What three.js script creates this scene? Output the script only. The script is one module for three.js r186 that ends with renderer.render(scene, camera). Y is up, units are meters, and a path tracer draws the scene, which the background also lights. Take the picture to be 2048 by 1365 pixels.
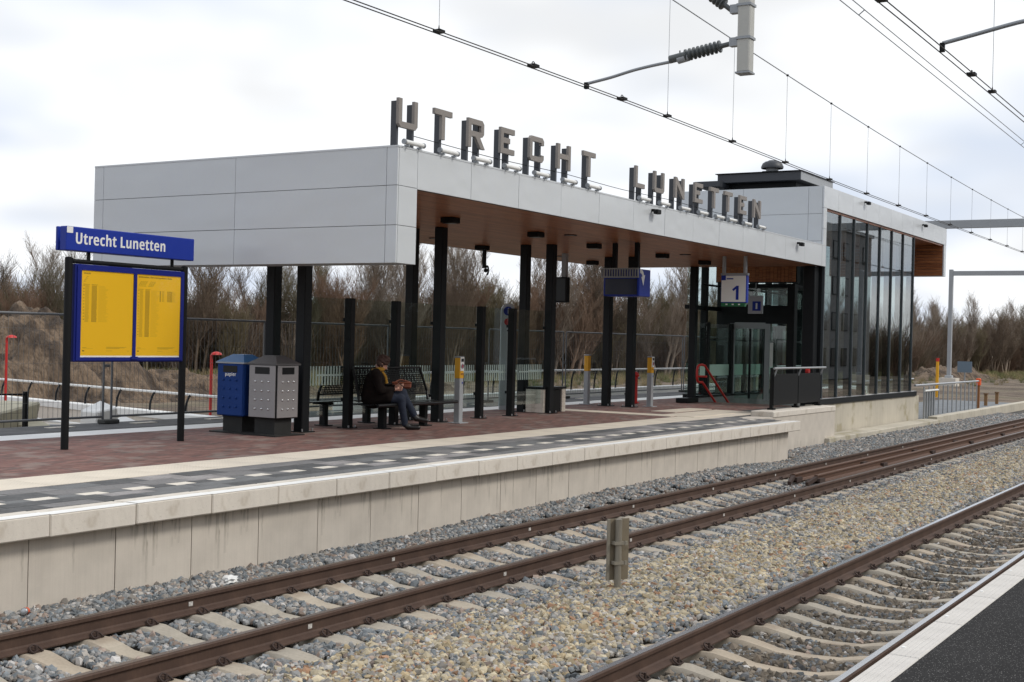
import * as THREE from 'three';
import { mergeGeometries, toCreasedNormals } from 'three/addons/utils/BufferGeometryUtils.js';
import { FontLoader } from 'three/addons/loaders/FontLoader.js';
import { TextGeometry } from 'three/addons/geometries/TextGeometry.js';
import { MarchingCubes } from 'three/addons/objects/MarchingCubes.js';

// ---------- camera, sky, sun, exposure (x runs along the track, y up, 0 = far platform surface; camera on the near platform) ----------
const scene = new THREE.Scene();
const camera = new THREE.PerspectiveCamera(2 * Math.atan(1365 / 2 / 2595.2) * 180 / Math.PI, 1024 / 682, 0.1, 1500);
{
  const yaw = 1.0205, pitch = -0.0019, roll = 0.0243;
  const fw = new THREE.Vector3(Math.cos(pitch) * Math.sin(yaw), Math.sin(pitch), -Math.cos(pitch) * Math.cos(yaw));
  const r0 = fw.clone().cross(new THREE.Vector3(0, 1, 0)).normalize(), u0 = r0.clone().cross(fw);
  const r = r0.clone().multiplyScalar(Math.cos(roll)).addScaledVector(u0, Math.sin(roll));
  const u = r0.clone().multiplyScalar(-Math.sin(roll)).addScaledVector(u0, Math.cos(roll));
  camera.position.set(0, 1.641, 0);
  camera.quaternion.setFromRotationMatrix(new THREE.Matrix4().makeBasis(r, u, fw.clone().negate()));
  camera.updateProjectionMatrix(); camera.updateMatrixWorld(true);
}
const renderer = new THREE.WebGLRenderer({ antialias: true });
renderer.toneMapping = THREE.LinearToneMapping;
renderer.toneMappingExposure = 1.18;
renderer.shadowMap.enabled = true;
renderer.shadowMap.type = THREE.PCFSoftShadowMap;

// ---------- small maths ----------
function rng(seed) { let a = seed >>> 0; return () => { a = (a + 0x6D2B79F5) | 0; let t = Math.imul(a ^ (a >>> 15), 1 | a); t = (t + Math.imul(t ^ (t >>> 7), 61 | t)) ^ t; return ((t ^ (t >>> 14)) >>> 0) / 4294967296; }; }
const clamp = (v, a = 0, b = 1) => Math.min(b, Math.max(a, v));
const mix = (a, b, t) => a + (b - a) * t;
const smooth = (a, b, v) => { const t = clamp((v - a) / (b - a)); return t * t * (3 - 2 * t); };
function hash3(x, y, z) { let h = Math.imul(x, 374761393) ^ Math.imul(y, 668265263) ^ Math.imul(z, 2147483647 - 1640531527); h = Math.imul(h ^ (h >>> 13), 1274126177); return ((h ^ (h >>> 16)) >>> 0) / 4294967296; }
function vnoise(x, y, seed, px = 0, py = 0) {   // value noise, periodic in px, py when given
  const xi = Math.floor(x), yi = Math.floor(y), fx = x - xi, fy = y - yi, sx = fx * fx * (3 - 2 * fx), sy = fy * fy * (3 - 2 * fy);
  const w = (i, j) => hash3(px ? ((i % px) + px) % px : i, py ? ((j % py) + py) % py : j, seed);
  return mix(mix(w(xi, yi), w(xi + 1, yi), sx), mix(w(xi, yi + 1), w(xi + 1, yi + 1), sx), sy);
}
function fbm(x, y, seed, oct, px = 0, py = 0) { let s = 0, a = 0.5, t = 0; for (let o = 0; o < oct; o++) { s += a * vnoise(x, y, seed + o * 17, px, py); t += a; a *= 0.5; x *= 2; y *= 2; px *= 2; py *= 2; } return s / t; }
const srgb = (v) => Math.round(255 * clamp(v <= 0.0031308 ? 12.92 * v : 1.055 * Math.pow(v, 1 / 2.4) - 0.055));

// sky: bright broken overcast, white cloud with pale blue-grey thin places
{
  const W = 1024, H = 512, d = new Float32Array(W * H * 4);
  for (let j = 0; j < H; j++) for (let i = 0; i < W; i++) {
    const th = (j + 0.5) / H * Math.PI - Math.PI / 2, ph = ((i + 0.5) / W - 0.5) * 2 * Math.PI;
    const y = Math.sin(th), x = Math.cos(th) * Math.cos(ph), z = Math.cos(th) * Math.sin(ph);
    const e = Math.max(y, 0) + 0.16, u = x / e, v = z / e;
    const n = fbm(u * 1.05 + 40.3, v * 1.05 + 7.7, 5, 5), m = fbm(u * 2.6 + 11.3, v * 2.6 + 3.1, 23, 4);
    let c = smooth(0.34, 0.58, 0.72 * n + 0.28 * m);      // 0 thin / blue, 1 thick white
    const g = smooth(0.45, 0.75, fbm(u * 1.9 + 3, v * 1.9 + 9, 71, 4)) * 0.17;   // greyer cloud bellies
    const L = mix(0.76, 0.92, c) - g * c;
    let r = L * mix(0.80, 0.98, c), gg = L * mix(0.885, 0.997, c), b = L * mix(1.03, 1.018, c);
    if (y < 0) { const k = smooth(0, -0.08, y); r = mix(r, 0.16, k); gg = mix(gg, 0.15, k); b = mix(b, 0.13, k); }
    const k = (j * W + i) * 4; d[k] = r; d[k + 1] = gg; d[k + 2] = b; d[k + 3] = 1;
  }
  const t = new THREE.DataTexture(d, W, H, THREE.RGBAFormat, THREE.FloatType);
  t.mapping = THREE.EquirectangularReflectionMapping; t.magFilter = t.minFilter = THREE.LinearFilter; t.needsUpdate = true;
  scene.background = t; scene.environment = t; scene.backgroundIntensity = 1; scene.environmentIntensity = 1;
}
const sun = new THREE.DirectionalLight(new THREE.Color(1, 0.95, 0.87), 1.5);
sun.position.set(28 + 10, 52, 42); sun.target.position.set(22, 0, -10);
sun.castShadow = true; sun.shadow.radius = 26; sun.shadow.mapSize.set(2048, 2048);
Object.assign(sun.shadow.camera, { left: -60, right: 60, top: 45, bottom: -45, near: 1, far: 200 });
scene.add(sun, sun.target);

// ---------- textures ----------
function tex(w, h, fn, size, color = true) {        // fn(u,v) -> [r,g,b] linear or a number; size = metres per repeat [x,y]
  const d = new Uint8Array(w * h * 4);
  for (let j = 0; j < h; j++) for (let i = 0; i < w; i++) {
    const c = fn(i / w, j / h), k = (j * w + i) * 4;
    if (color) { d[k] = srgb(c[0]); d[k + 1] = srgb(c[1]); d[k + 2] = srgb(c[2]); } else d[k] = d[k + 1] = d[k + 2] = Math.round(255 * clamp(c));
    d[k + 3] = 255;
  }
  const t = new THREE.DataTexture(d, w, h, THREE.RGBAFormat);
  t.wrapS = t.wrapT = THREE.RepeatWrapping; t.magFilter = THREE.LinearFilter; t.minFilter = THREE.LinearMipmapLinearFilter; t.generateMipmaps = true;
  if (color) t.colorSpace = THREE.SRGBColorSpace;
  t.repeat.set(1 / size[0], 1 / size[1]); t.needsUpdate = true;
  return t;
}
const scl = (c, k) => [c[0] * k, c[1] * k, c[2] * k];
const mix3 = (a, b, t) => [mix(a[0], b[0], t), mix(a[1], b[1], t), mix(a[2], b[2], t)];
const std = (o) => new THREE.MeshStandardMaterial(o);
const phy = (o) => new THREE.MeshPhysicalMaterial(o);
const lin = (r, g, b) => new THREE.Color().setRGB(r, g, b);

// fine speckle + cloud, used as colour maps
function mottled(base, amount, seed, size = 2, res = 512, fine = 0.5, tint = null) {
  return tex(res, res, (u, v) => {
    const a = fbm(u * 5, v * 5, seed, 5, 5, 5), b = vnoise(u * res / 3, v * res / 3, seed + 50, Math.floor(res / 3), Math.floor(res / 3));
    const k = 1 + amount * (2 * (a - 0.5)) + amount * fine * (b - 0.5);
    let c = scl(base, k); if (tint) c = mix3(c, tint, smooth(0.5, 0.8, fbm(u * 3, v * 3, seed + 9, 4, 3, 3)) * 0.6);
    return c;
  }, [size, size]);
}
const M = {};
M.cladding = phy({ map: mottled([0.565, 0.585, 0.60], 0.03, 3, 6, 512, 0.3), bumpMap: tex(256, 256, (u, v) => fbm(u * 5, v * 6, 8, 3, 5, 6), [5.3, 3.1], false), bumpScale: 0.02, roughness: 0.32, metalness: 0.0, clearcoat: 0.3, clearcoatRoughness: 0.15 });
M.joint = std({ color: lin(0.05, 0.05, 0.055), roughness: 0.8 });
M.dark = phy({ map: mottled([0.010, 0.0115, 0.013], 0.14, 4, 3), roughness: 0.5, specularIntensity: 0.4 });
M.black = phy({ color: lin(0.008, 0.0085, 0.009), roughness: 0.55, specularIntensity: 0.4 });
M.blackGloss = phy({ color: lin(0.009, 0.0095, 0.0105), roughness: 0.3, specularIntensity: 0.6 });
M.zinc = std({ map: mottled([0.30, 0.315, 0.33], 0.10, 6, 1.5), roughness: 0.5, metalness: 0.35 });
M.steel = std({ color: lin(0.50, 0.51, 0.52), roughness: 0.32, metalness: 0.8 });
M.white = std({ color: lin(0.74, 0.74, 0.72), roughness: 0.55 });
M.concreteT = tex(1024, 1024, (u, v) => {
  const a = fbm(u * 4, v * 4, 11, 6, 4, 4), b = vnoise(u * 340, v * 340, 12, 340, 340), s = fbm(u * 40, v * 3, 13, 3, 40, 3);
  const pore = vnoise(u * 180, v * 180, 14, 180, 180) > 0.93 ? 0.82 : 1;
  return mix3(scl([0.66, 0.605, 0.53], (0.86 + 0.2 * a + 0.06 * b + 0.08 * (s - 0.5)) * pore), [0.34, 0.27, 0.19], 0.4 * smooth(0.6, 0.82, fbm(u * 14, v * 9, 19, 5, 14, 9)));
}, [2, 2]);
M.concrete = std({ map: M.concreteT, bumpMap: tex(512, 512, (u, v) => 0.5 + 0.4 * (fbm(u * 30, v * 30, 15, 4, 30, 30) - 0.5), [1, 1], false), bumpScale: 0.004, roughness: 0.88 });
// retaining wall of the platform: dirt streaks run down from the joint under the coping
M.walls = [0, 1, 2, 3].map((n) => {
  const R = rng(900 + n), st = [];
  const cnt = [11, 4, 16, 7][n];
  for (let i = 0; i < cnt; i++) st.push([0.06 + 0.88 * R() * (0.4 + 0.6 * R()), 0.006 + 0.02 * R(), 0.15 + 0.6 * R() * R(), 0.35 + 0.5 * R()]);
  return std({ roughness: 0.9, map: tex(512, 512, (u, v) => {
    const a = fbm(u * 4, v * 4, 31 + n, 5, 4, 4), s = fbm(u * 70, v * 2, 37 + n, 3, 70, 2), b = vnoise(u * 250, v * 250, 33, 250, 250);
    let c = scl([0.585, 0.53, 0.46], 0.84 + 0.24 * a + 0.06 * (b - 0.5) + 0.10 * (s - 0.5));
    let d = 0; for (const [x, w, len, k] of st) { const q = Math.abs(u - x - 0.01 * (vnoise(v * 9, x * 50, 3) - 0.5)) / w; const tp = smooth(1 - len, 1 - len * 0.35, v); if (q < 1 && tp > 0) d = Math.max(d, k * (1 - q * q) * (0.25 + 0.75 * tp) * (0.3 + 0.9 * vnoise(u * 160, v * 22, 7)) * smooth(0.1, 0.5, vnoise(u * 40, v * 7, 19 + n))); }
    return mix3(c, [0.16, 0.14, 0.105], d * 0.85);
  }, [1, 1]) });
});
M.mossConcrete = std({ roughness: 0.92, map: tex(1024, 512, (u, v) => {
  const a = fbm(u * 14, v * 5, 41, 5, 14, 5), m = smooth(0.55, 0.78, fbm(u * 26, v * 11, 44, 5, 26, 11)), st = fbm(u * 160, v * 3, 46, 3, 160, 3);
  return mix3(scl([0.52, 0.475, 0.39], 0.78 + 0.34 * a + 0.14 * (st - 0.5)), [0.24, 0.20, 0.095], m * 0.5);
}, [11.3, 3.7]) });
// dark platform tiles, three tones
M.tiles = [[0.125, 0.127, 0.128], [0.09, 0.091, 0.092], [0.165, 0.16, 0.158], [0.26, 0.245, 0.24]].map((c, n) => std({ map: mottled(c, 0.5, 60 + n, 1.3, 256, 0.7), roughness: 0.85 }));
M.tileWhite = std({ map: mottled([0.70, 0.645, 0.56], 0.10, 66, 0.9, 256), roughness: 0.8 });
M.tactile = std({ map: mottled([0.68, 0.605, 0.50], 0.12, 67, 1.6, 512), roughness: 0.85,
  bumpMap: tex(256, 256, (u, v) => { const a = (u * 16) % 1 - 0.5, b = (v * 16) % 1 - 0.5; return smooth(0.34, 0.2, Math.hypot(a, b)); }, [0.8, 0.8], false), bumpScale: 0.004 });
M.whitePaint = std({ map: mottled([0.80, 0.795, 0.77], 0.06, 68, 1.2, 256), roughness: 0.6 });
M.paving = std({ roughness: 0.9, map: tex(2048, 1024, (u, v) => {   // small red-brown clinkers laid lengthwise, 4 x 2 m
  const rows = 40, bricks = 20, r = Math.floor(v * rows), fv = v * rows - r, uu = (u * bricks + (r % 2) * 0.5) % bricks, q = Math.floor(uu), fu = uu - q;
  const h = hash3(q, r, 77), h2 = hash3(q, r, 78), big = fbm(u * 6, v * 3, 79, 4, 6, 3);
  let c = h < 0.13 ? [0.10, 0.062, 0.056] : h < 0.75 ? [0.175, 0.076, 0.062] : [0.225, 0.112, 0.09];
  c = scl(c, 0.72 + 0.45 * h2 + 0.35 * (big - 0.5));
  c = mix3(c, [0.27, 0.225, 0.195], smooth(0.52, 0.75, fbm(u * 14, v * 7, 83, 4, 14, 7)) * 0.55);
  const j = Math.min(Math.min(fu, 1 - fu) * 0.2, Math.min(fv, 1 - fv) * 0.05);
  return mix3([0.13, 0.11, 0.095], c, smooth(0.0015, 0.005, j));
}, [4, 2]) });
const woodT = (seed) => tex(1024, 64, (u, v) => {
  const g = fbm(u * 8, v * 10, seed, 5, 8, 10), f = fbm(u * 30, v * 24, seed + 3, 3, 30, 24);
  return scl(mix3([0.40, 0.155, 0.062], [0.26, 0.09, 0.036], smooth(0.3, 0.7, g)), 0.82 + 0.36 * f);
}, [3, 0.2]);
M.woods = [101, 111, 121, 131].map((s, n) => phy({ map: woodT(s), color: lin(1 - 0.07 * n, 1 - 0.08 * n, 1 - 0.08 * n), roughness: 0.45, specularIntensity: 0.5, clearcoat: 0.22, clearcoatRoughness: 0.2 }));
M.rust = std({ roughness: 0.72, metalness: 0.1, map: tex(512, 256, (u, v) => { const a = fbm(u * 10, v * 8, 141, 5, 10, 8), b = fbm(u * 60, v * 40, 143, 2, 60, 40); return mix3([0.055, 0.030, 0.021], [0.10, 0.058, 0.040], clamp(0.7 * a + 0.5 * b - 0.1)); }, [3, 0.5]) });
M.railDull = std({ color: lin(0.16, 0.12, 0.098), roughness: 0.36, metalness: 0.55 });
M.railShiny = std({ color: lin(0.56, 0.57, 0.59), roughness: 0.2, metalness: 0.95 });
M.guard = std({ color: lin(0.115, 0.06, 0.038), roughness: 0.6, metalness: 0.2 });
M.clip = std({ color: lin(0.045, 0.026, 0.02), roughness: 0.7 });
M.sleepers = [[0.40, 0.345, 0.27], [0.365, 0.325, 0.265], [0.43, 0.36, 0.275]].map((c, n) => std({ map: mottled(c, 0.22, 150 + n, 1.1, 256, 0.8, [0.24, 0.17, 0.115]), roughness: 0.92 }));
M.bed = std({ roughness: 1, map: tex(1024, 1024, (u, v) => { const a = vnoise(u * 90, v * 90, 161, 90, 90), b = fbm(u * 6, v * 6, 162, 4, 6, 6), h = hash3(Math.floor(u * 120), Math.floor(v * 120), 163); return scl(mix3([0.085, 0.082, 0.078], [0.14, 0.12, 0.095], smooth(0.4, 0.6, b)), 0.4 + 0.8 * a * (0.5 + h)); }, [3, 3]) });
M.stone = std({ color: 0xffffff, roughness: 0.92, flatShading: true });
M.soil = std({ roughness: 1, bumpScale: 0.25, bumpMap: tex(512, 512, (u, v) => fbm(u * 24, v * 24, 178, 5, 24, 24), [9, 9], false), map: tex(1024, 1024, (u, v) => {
  const a = fbm(u * 9, v * 9, 171, 6, 9, 9), b = fbm(u * 3, v * 3, 175, 4, 3, 3), s = vnoise(u * 300, v * 300, 176, 300, 300);
  let c = mix3([0.10, 0.074, 0.053], [0.19, 0.146, 0.105], smooth(0.35, 0.65, a)); c = mix3(c, [0.15, 0.135, 0.08], smooth(0.55, 0.75, b) * 0.5);
  return scl(c, 0.85 + 0.3 * s);
}, [14, 14]) });
M.asphalt = phy({ roughness: 1, specularIntensity: 0.3, map: tex(1024, 1024, (u, v) => {
  const q = hash3(Math.floor(u * 340), Math.floor(v * 340), 181), b = fbm(u * 6, v * 6, 183, 4, 6, 6), h = hash3(Math.floor(u * 340), Math.floor(v * 340), 182);
  const c = scl([0.030, 0.029, 0.029], 0.6 + 0.7 * h + 0.4 * (b - 0.5)); return q > 0.965 ? mix3(c, [0.32, 0.31, 0.3], 0.5 + 0.5 * h) : c;
}, [1.4, 1.4]) });
M.heap = std({ roughness: 1, bumpScale: 0.3, bumpMap: tex(512, 512, (u, v) => fbm(u * 14, v * 14, 478, 6, 14, 14), [4, 4], false), map: tex(512, 512, (u, v) => { const a = fbm(u * 12, v * 12, 471, 6, 12, 12), s = vnoise(u * 150, v * 150, 476, 150, 150); return scl(mix3([0.06, 0.043, 0.031], [0.165, 0.118, 0.08], smooth(0.32, 0.68, a)), 0.75 + 0.5 * s); }, [6, 6]) });
M.fence = std({ map: mottled([0.15, 0.155, 0.16], 0.12, 480, 1.5, 128), roughness: 0.55, metalness: 0.3 });
M.studs = std({ color: lin(0.62, 0.62, 0.62), roughness: 0.22, metalness: 0.75 });
M.tag = std({ map: mottled([0.50, 0.48, 0.45], 0.5, 490, 0.05, 64), roughness: 0.7 });
M.nsBlue = phy({ color: lin(0.012, 0.033, 0.28), roughness: 0.4, specularIntensity: 0.5 });
M.frameBlue = phy({ color: lin(0.008, 0.016, 0.17), roughness: 0.45, specularIntensity: 0.5 });
M.binBlue = phy({ map: mottled([0.009, 0.042, 0.19], 0.12, 190, 1, 256), roughness: 0.5, specularIntensity: 0.35 });
M.binBlueTop = std({ color: lin(0.035, 0.14, 0.33), roughness: 0.4 });
M.binGrey = std({ map: mottled([0.30, 0.285, 0.285], 0.07, 191, 1, 256), roughness: 0.38, metalness: 0.3 });
M.binTop = std({ color: lin(0.085, 0.08, 0.08), roughness: 0.42 });
M.binPlinth = phy({ map: mottled([0.030, 0.030, 0.029], 0.2, 495, 0.6, 128), roughness: 0.75, specularIntensity: 0.4 });
M.yellow = std({ color: lin(0.72, 0.36, 0.012), roughness: 0.45 });
M.red = std({ color: lin(0.50, 0.018, 0.014), roughness: 0.45 });
M.orange = std({ color: lin(0.80, 0.11, 0.02), roughness: 0.5 });
M.greyPaint = std({ map: mottled([0.33, 0.345, 0.36], 0.06, 192, 2, 256), roughness: 0.5 });
M.letter = std({ map: mottled([0.225, 0.20, 0.18], 0.06, 193, 1, 256), roughness: 0.5 });
M.letterPost = std({ color: lin(0.038, 0.042, 0.05), roughness: 0.5 });
M.glass = phy({ color: lin(0.88, 0.94, 0.92), roughness: 0.015, transmission: 1, thickness: 0, ior: 1.52, specularIntensity: 1, transparent: false });
M.glassTint = phy({ color: lin(0.62, 0.69, 0.68), roughness: 0.008, transmission: 1, thickness: 0, ior: 2.0, clearcoat: 1, clearcoatRoughness: 0.01 });
M.mullion = phy({ color: lin(0.055, 0.064, 0.07), roughness: 0.45, specularIntensity: 0.5 });
M.coverGlass = phy({ color: lin(1, 1, 1), roughness: 0.03, transmission: 1, thickness: 0, ior: 1.4 });
M.film = std({ color: lin(0.50, 0.62, 0.56), roughness: 0.6 });
M.frost = phy({ color: lin(0.62, 0.74, 0.68), roughness: 0.6, transmission: 0.55, thickness: 0 });
M.barkT = mottled([0.105, 0.082, 0.06], 0.3, 195, 1.0, 256);

// ---------- geometry helpers ----------
function mbox(w, h, d, x = 0, y = 0, z = 0, uo = 0, vo = 0) {   // box centred at x,y,z with uv in metres
  const g = new THREE.BoxGeometry(w, h, d), p = g.attributes.position, n = g.attributes.normal, uv = g.attributes.uv;
  for (let i = 0; i < p.count; i++) {
    const a = Math.abs(n.getX(i)), b = Math.abs(n.getY(i));
    if (a > 0.5) uv.setXY(i, p.getZ(i) + uo, p.getY(i) + vo); else if (b > 0.5) uv.setXY(i, p.getX(i) + uo, p.getZ(i) + vo); else uv.setXY(i, p.getX(i) + uo, p.getY(i) + vo);
  }
  return g.translate(x, y, z);
}
const span = (x0, x1, y0, y1, z0, z1, uo = 0, vo = 0) => mbox(x1 - x0, y1 - y0, z1 - z0, (x0 + x1) / 2, (y0 + y1) / 2, (z0 + z1) / 2, uo, vo);
function cbox(w, h, d, c, x = 0, y = 0, z = 0) {                // box with chamfered edges
  const pts = [], s = [-1, 1];
  const g = new THREE.BufferGeometry(), P = [], hw = w / 2, hh = h / 2, hd = d / 2;
  const V = (sx, sy, sz, ax) => [sx * (hw - (ax === 0 ? 0 : c)), sy * (hh - (ax === 1 ? 0 : c)), sz * (hd - (ax === 2 ? 0 : c))];
  const quad = (a, b, cc, dd) => { const nx = new THREE.Vector3().subVectors(new THREE.Vector3(...b), new THREE.Vector3(...a)).cross(new THREE.Vector3().subVectors(new THREE.Vector3(...cc), new THREE.Vector3(...a))); const m = [0, 1, 2].map((i) => a[i] + b[i] + cc[i] + dd[i]); if (nx.x * m[0] + nx.y * m[1] + nx.z * m[2] < 0) { [b, dd] = [dd, b]; } P.push(...a, ...b, ...cc, ...a, ...cc, ...dd); };
  const tri = (a, b, cc) => { const nx = new THREE.Vector3().subVectors(new THREE.Vector3(...b), new THREE.Vector3(...a)).cross(new THREE.Vector3().subVectors(new THREE.Vector3(...cc), new THREE.Vector3(...a))); if (nx.x * (a[0] + b[0]) + nx.y * (a[1] + b[1]) + nx.z * (a[2] + b[2]) < 0) [b, cc] = [cc, b]; P.push(...a, ...b, ...cc); };
  for (const q of s) { quad(V(q, -1, -1, 0), V(q, 1, -1, 0), V(q, 1, 1, 0), V(q, -1, 1, 0)); quad(V(-1, q, -1, 1), V(1, q, -1, 1), V(1, q, 1, 1), V(-1, q, 1, 1)); quad(V(-1, -1, q, 2), V(1, -1, q, 2), V(1, 1, q, 2), V(-1, 1, q, 2)); }
  for (const a of s) for (const b of s) { quad(V(a, b, -1, 0), V(a, b, 1, 0), V(a, b, 1, 1), V(a, b, -1, 1)); quad(V(a, -1, b, 0), V(a, 1, b, 0), V(a, 1, b, 2), V(a, -1, b, 2)); quad(V(-1, a, b, 1), V(1, a, b, 1), V(1, a, b, 2), V(-1, a, b, 2)); for (const e of s) tri(V(a, b, e, 0), V(a, b, e, 1), V(a, b, e, 2)); }
  g.setAttribute('position', new THREE.Float32BufferAttribute(P, 3)); g.computeVertexNormals();
  const n = g.attributes.normal, uv = new Float32Array(P.length / 3 * 2);
  for (let i = 0; i < P.length / 3; i++) { const a = Math.abs(n.getX(i)), b = Math.abs(n.getY(i)); uv[2 * i] = a > 0.6 ? P[3 * i + 2] : P[3 * i]; uv[2 * i + 1] = b > 0.6 ? P[3 * i + 2] : P[3 * i + 1]; }
  g.setAttribute('uv', new THREE.BufferAttribute(uv, 2));
  return g.translate(x, y, z);
}
const V3 = (x, y, z) => new THREE.Vector3(x, y, z);
function bar(a, b, r, seg = 6, r2 = r) {                         // round bar between two points
  const A = V3(...a), B = V3(...b), L = A.distanceTo(B), g = new THREE.CylinderGeometry(r2, r, L, seg, 1);
  g.applyQuaternion(new THREE.Quaternion().setFromUnitVectors(V3(0, 1, 0), B.clone().sub(A).normalize()));
  return g.translate((A.x + B.x) / 2, (A.y + B.y) / 2, (A.z + B.z) / 2);
}
function flat(a, b, w, t, up = [0, 1, 0]) {                      // rectangular bar between two points
  const A = V3(...a), B = V3(...b), d = B.clone().sub(A), L = d.length(); d.normalize();
  const s = d.clone().cross(V3(...up)).normalize(), u = s.clone().cross(d);
  return mbox(w, t, L).applyMatrix4(new THREE.Matrix4().makeBasis(s, u, d.clone().negate())).translate((A.x + B.x) / 2, (A.y + B.y) / 2, (A.z + B.z) / 2);
}
const tube = (pts, r, seg = 16, rad = 6, closed = false) => new THREE.TubeGeometry(new THREE.CatmullRomCurve3(pts.map((p) => V3(...p)), closed, 'catmullrom', 0.3), seg, r, rad, closed);
function lathe(pts, seg = 16) { return new THREE.LatheGeometry(pts.map(([r, y]) => new THREE.Vector2(r, y)), seg); }
const merge = (list) => list.length === 1 ? list[0] : mergeGeometries(list.map((g) => { g = g.index ? g.toNonIndexed() : g; for (const k of Object.keys(g.attributes)) if (!['position', 'normal', 'uv'].includes(k)) g.deleteAttribute(k); return g; }));
const used = new Map();
function numbered(n) { const k = used.get(n) || 0; used.set(n, k + 1); return k ? `${n}_${String(k).padStart(3, '0')}` : n; }
function part(name, g, m, parent, label) {
  const o = new THREE.Mesh(Array.isArray(g) ? merge(g) : g, m); o.name = name; o.castShadow = o.receiveShadow = true; parent.add(o);
  if (label) o.userData.label = label;
  return o;
}
function thing(name, label, category, pos = [0, 0, 0], group, turn = 0) {
  const o = new THREE.Group(); o.name = numbered(name); o.position.set(...pos); o.rotation.y = turn;
  o.userData = { label, category }; if (group) o.userData.group = group; scene.add(o); return o;
}
function single(name, g, m, label, category, group) { const o = part(numbered(name), g, m, scene); o.userData = { label, category }; if (group) o.userData.group = group; return o; }
function struct(name, g, m) { const o = g ? part(numbered(name), g, m, scene) : new THREE.Group(); if (!g) { o.name = numbered(name); scene.add(o); } o.userData.kind = 'structure'; return o; }
function copy(o, pos, label, turn) { const c = o.clone(); c.userData = { ...o.userData }; c.name = numbered(o.name.replace(/_\d{3}$/, '')); c.position.set(...pos); if (turn !== undefined) c.rotation.y = turn; if (label) c.userData.label = label; scene.add(c); return c; }
const ordinal = ['first', 'second', 'third', 'fourth', 'fifth', 'sixth', 'seventh', 'eighth', 'ninth', 'tenth', 'eleventh', 'twelfth', 'thirteenth', 'fourteenth', 'fifteenth', 'sixteenth'];

// ---------- ground, ballast, tracks ----------
const groundY = (x, z) => -1.25 + 0.35 * (fbm(x * 0.12, z * 0.12, 201, 4) - 0.5) * smooth(-19, -24, z);
{
  const xs = [], zs = [];
  for (let x = -60; x <= 130; x += 1.0) xs.push(x); for (let x = 140; x <= 700; x += 40) xs.push(x); xs.unshift(-500, -250, -120);
  for (let z = -130; z <= -18; z += 1.0) zs.push(z); zs.push(-12, -9.4, 0, 8, 30, 120, 400); zs.unshift(-700, -400, -200);
  const P = [], U = [], I = [];
  for (const z of zs) for (const x of xs) { P.push(x, z > -17.9 ? -1.3 : groundY(x, z), z); U.push(x, z); }
  const W = xs.length;
  for (let j = 0; j < zs.length - 1; j++) for (let i = 0; i < W - 1; i++) { const a = j * W + i; I.push(a, a + W, a + 1, a + 1, a + W, a + W + 1); }
  const g = new THREE.BufferGeometry(); g.setAttribute('position', new THREE.Float32BufferAttribute(P, 3)); g.setAttribute('uv', new THREE.Float32BufferAttribute(U, 2)); g.setIndex(I); g.computeVertexNormals();
  struct('ground', g, M.soil);
}
const RT = -0.719;                                   // top of rail
const Z1 = -7.775, Z2 = -3.525;                      // centre lines of the far and the near track
const railsZ = [[-8.485, -7.065], [-4.27, -2.78]];
// cross profile of the ballast surface
const prof = [[-9.56, -0.86], [-9.1, -0.875], [-8.75, -0.93], [-8.2, -0.955], [-7.775, -0.975], [-7.3, -0.955], [-6.75, -0.935], [-6.3, -0.90], [-5.6, -0.875], [-5.0, -0.905], [-4.75, -0.94], [-4.3, -0.955], [-3.5, -0.985], [-2.7, -0.955], [-1.95, -0.95]];
function bedY(x, z) {
  let y = prof[0][1]; for (let i = 0; i < prof.length - 1; i++) if (z >= prof[i][0]) y = mix(prof[i][1], prof[i + 1][1], clamp((z - prof[i][0]) / (prof[i + 1][0] - prof[i][0])));
  if (z < -8.8) y += 0.10 * smooth(12, 20, x) * smooth(26.5, 24, x);
  return y + 0.05 * (fbm(x * 1.3, z * 1.3, 211, 3) - 0.5);
}
{
  const P = [], U = [], I = [], nx = 150, nz = 60;
  for (let j = 0; j <= nz; j++) for (let i = 0; i <= nx; i++) { const x = -6 + 76 * i / nx, z = -11.5 + 9.7 * j / nz; P.push(x, z < -9.56 ? -1.0 + (x > 27 ? 0.06 : -0.02) : bedY(x, z) - 0.035, z); U.push(x, z); }
  for (let j = 0; j < nz; j++) for (let i = 0; i < nx; i++) { const a = j * (nx + 1) + i; I.push(a, a + nx + 1, a + 1, a + 1, a + nx + 1, a + nx + 2); }
  const g = new THREE.BufferGeometry(); g.setAttribute('position', new THREE.Float32BufferAttribute(P, 3)); g.setAttribute('uv', new THREE.Float32BufferAttribute(U, 2)); g.setIndex(I); g.computeVertexNormals();
  struct('ballast_bed', g, M.bed);
}
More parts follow.
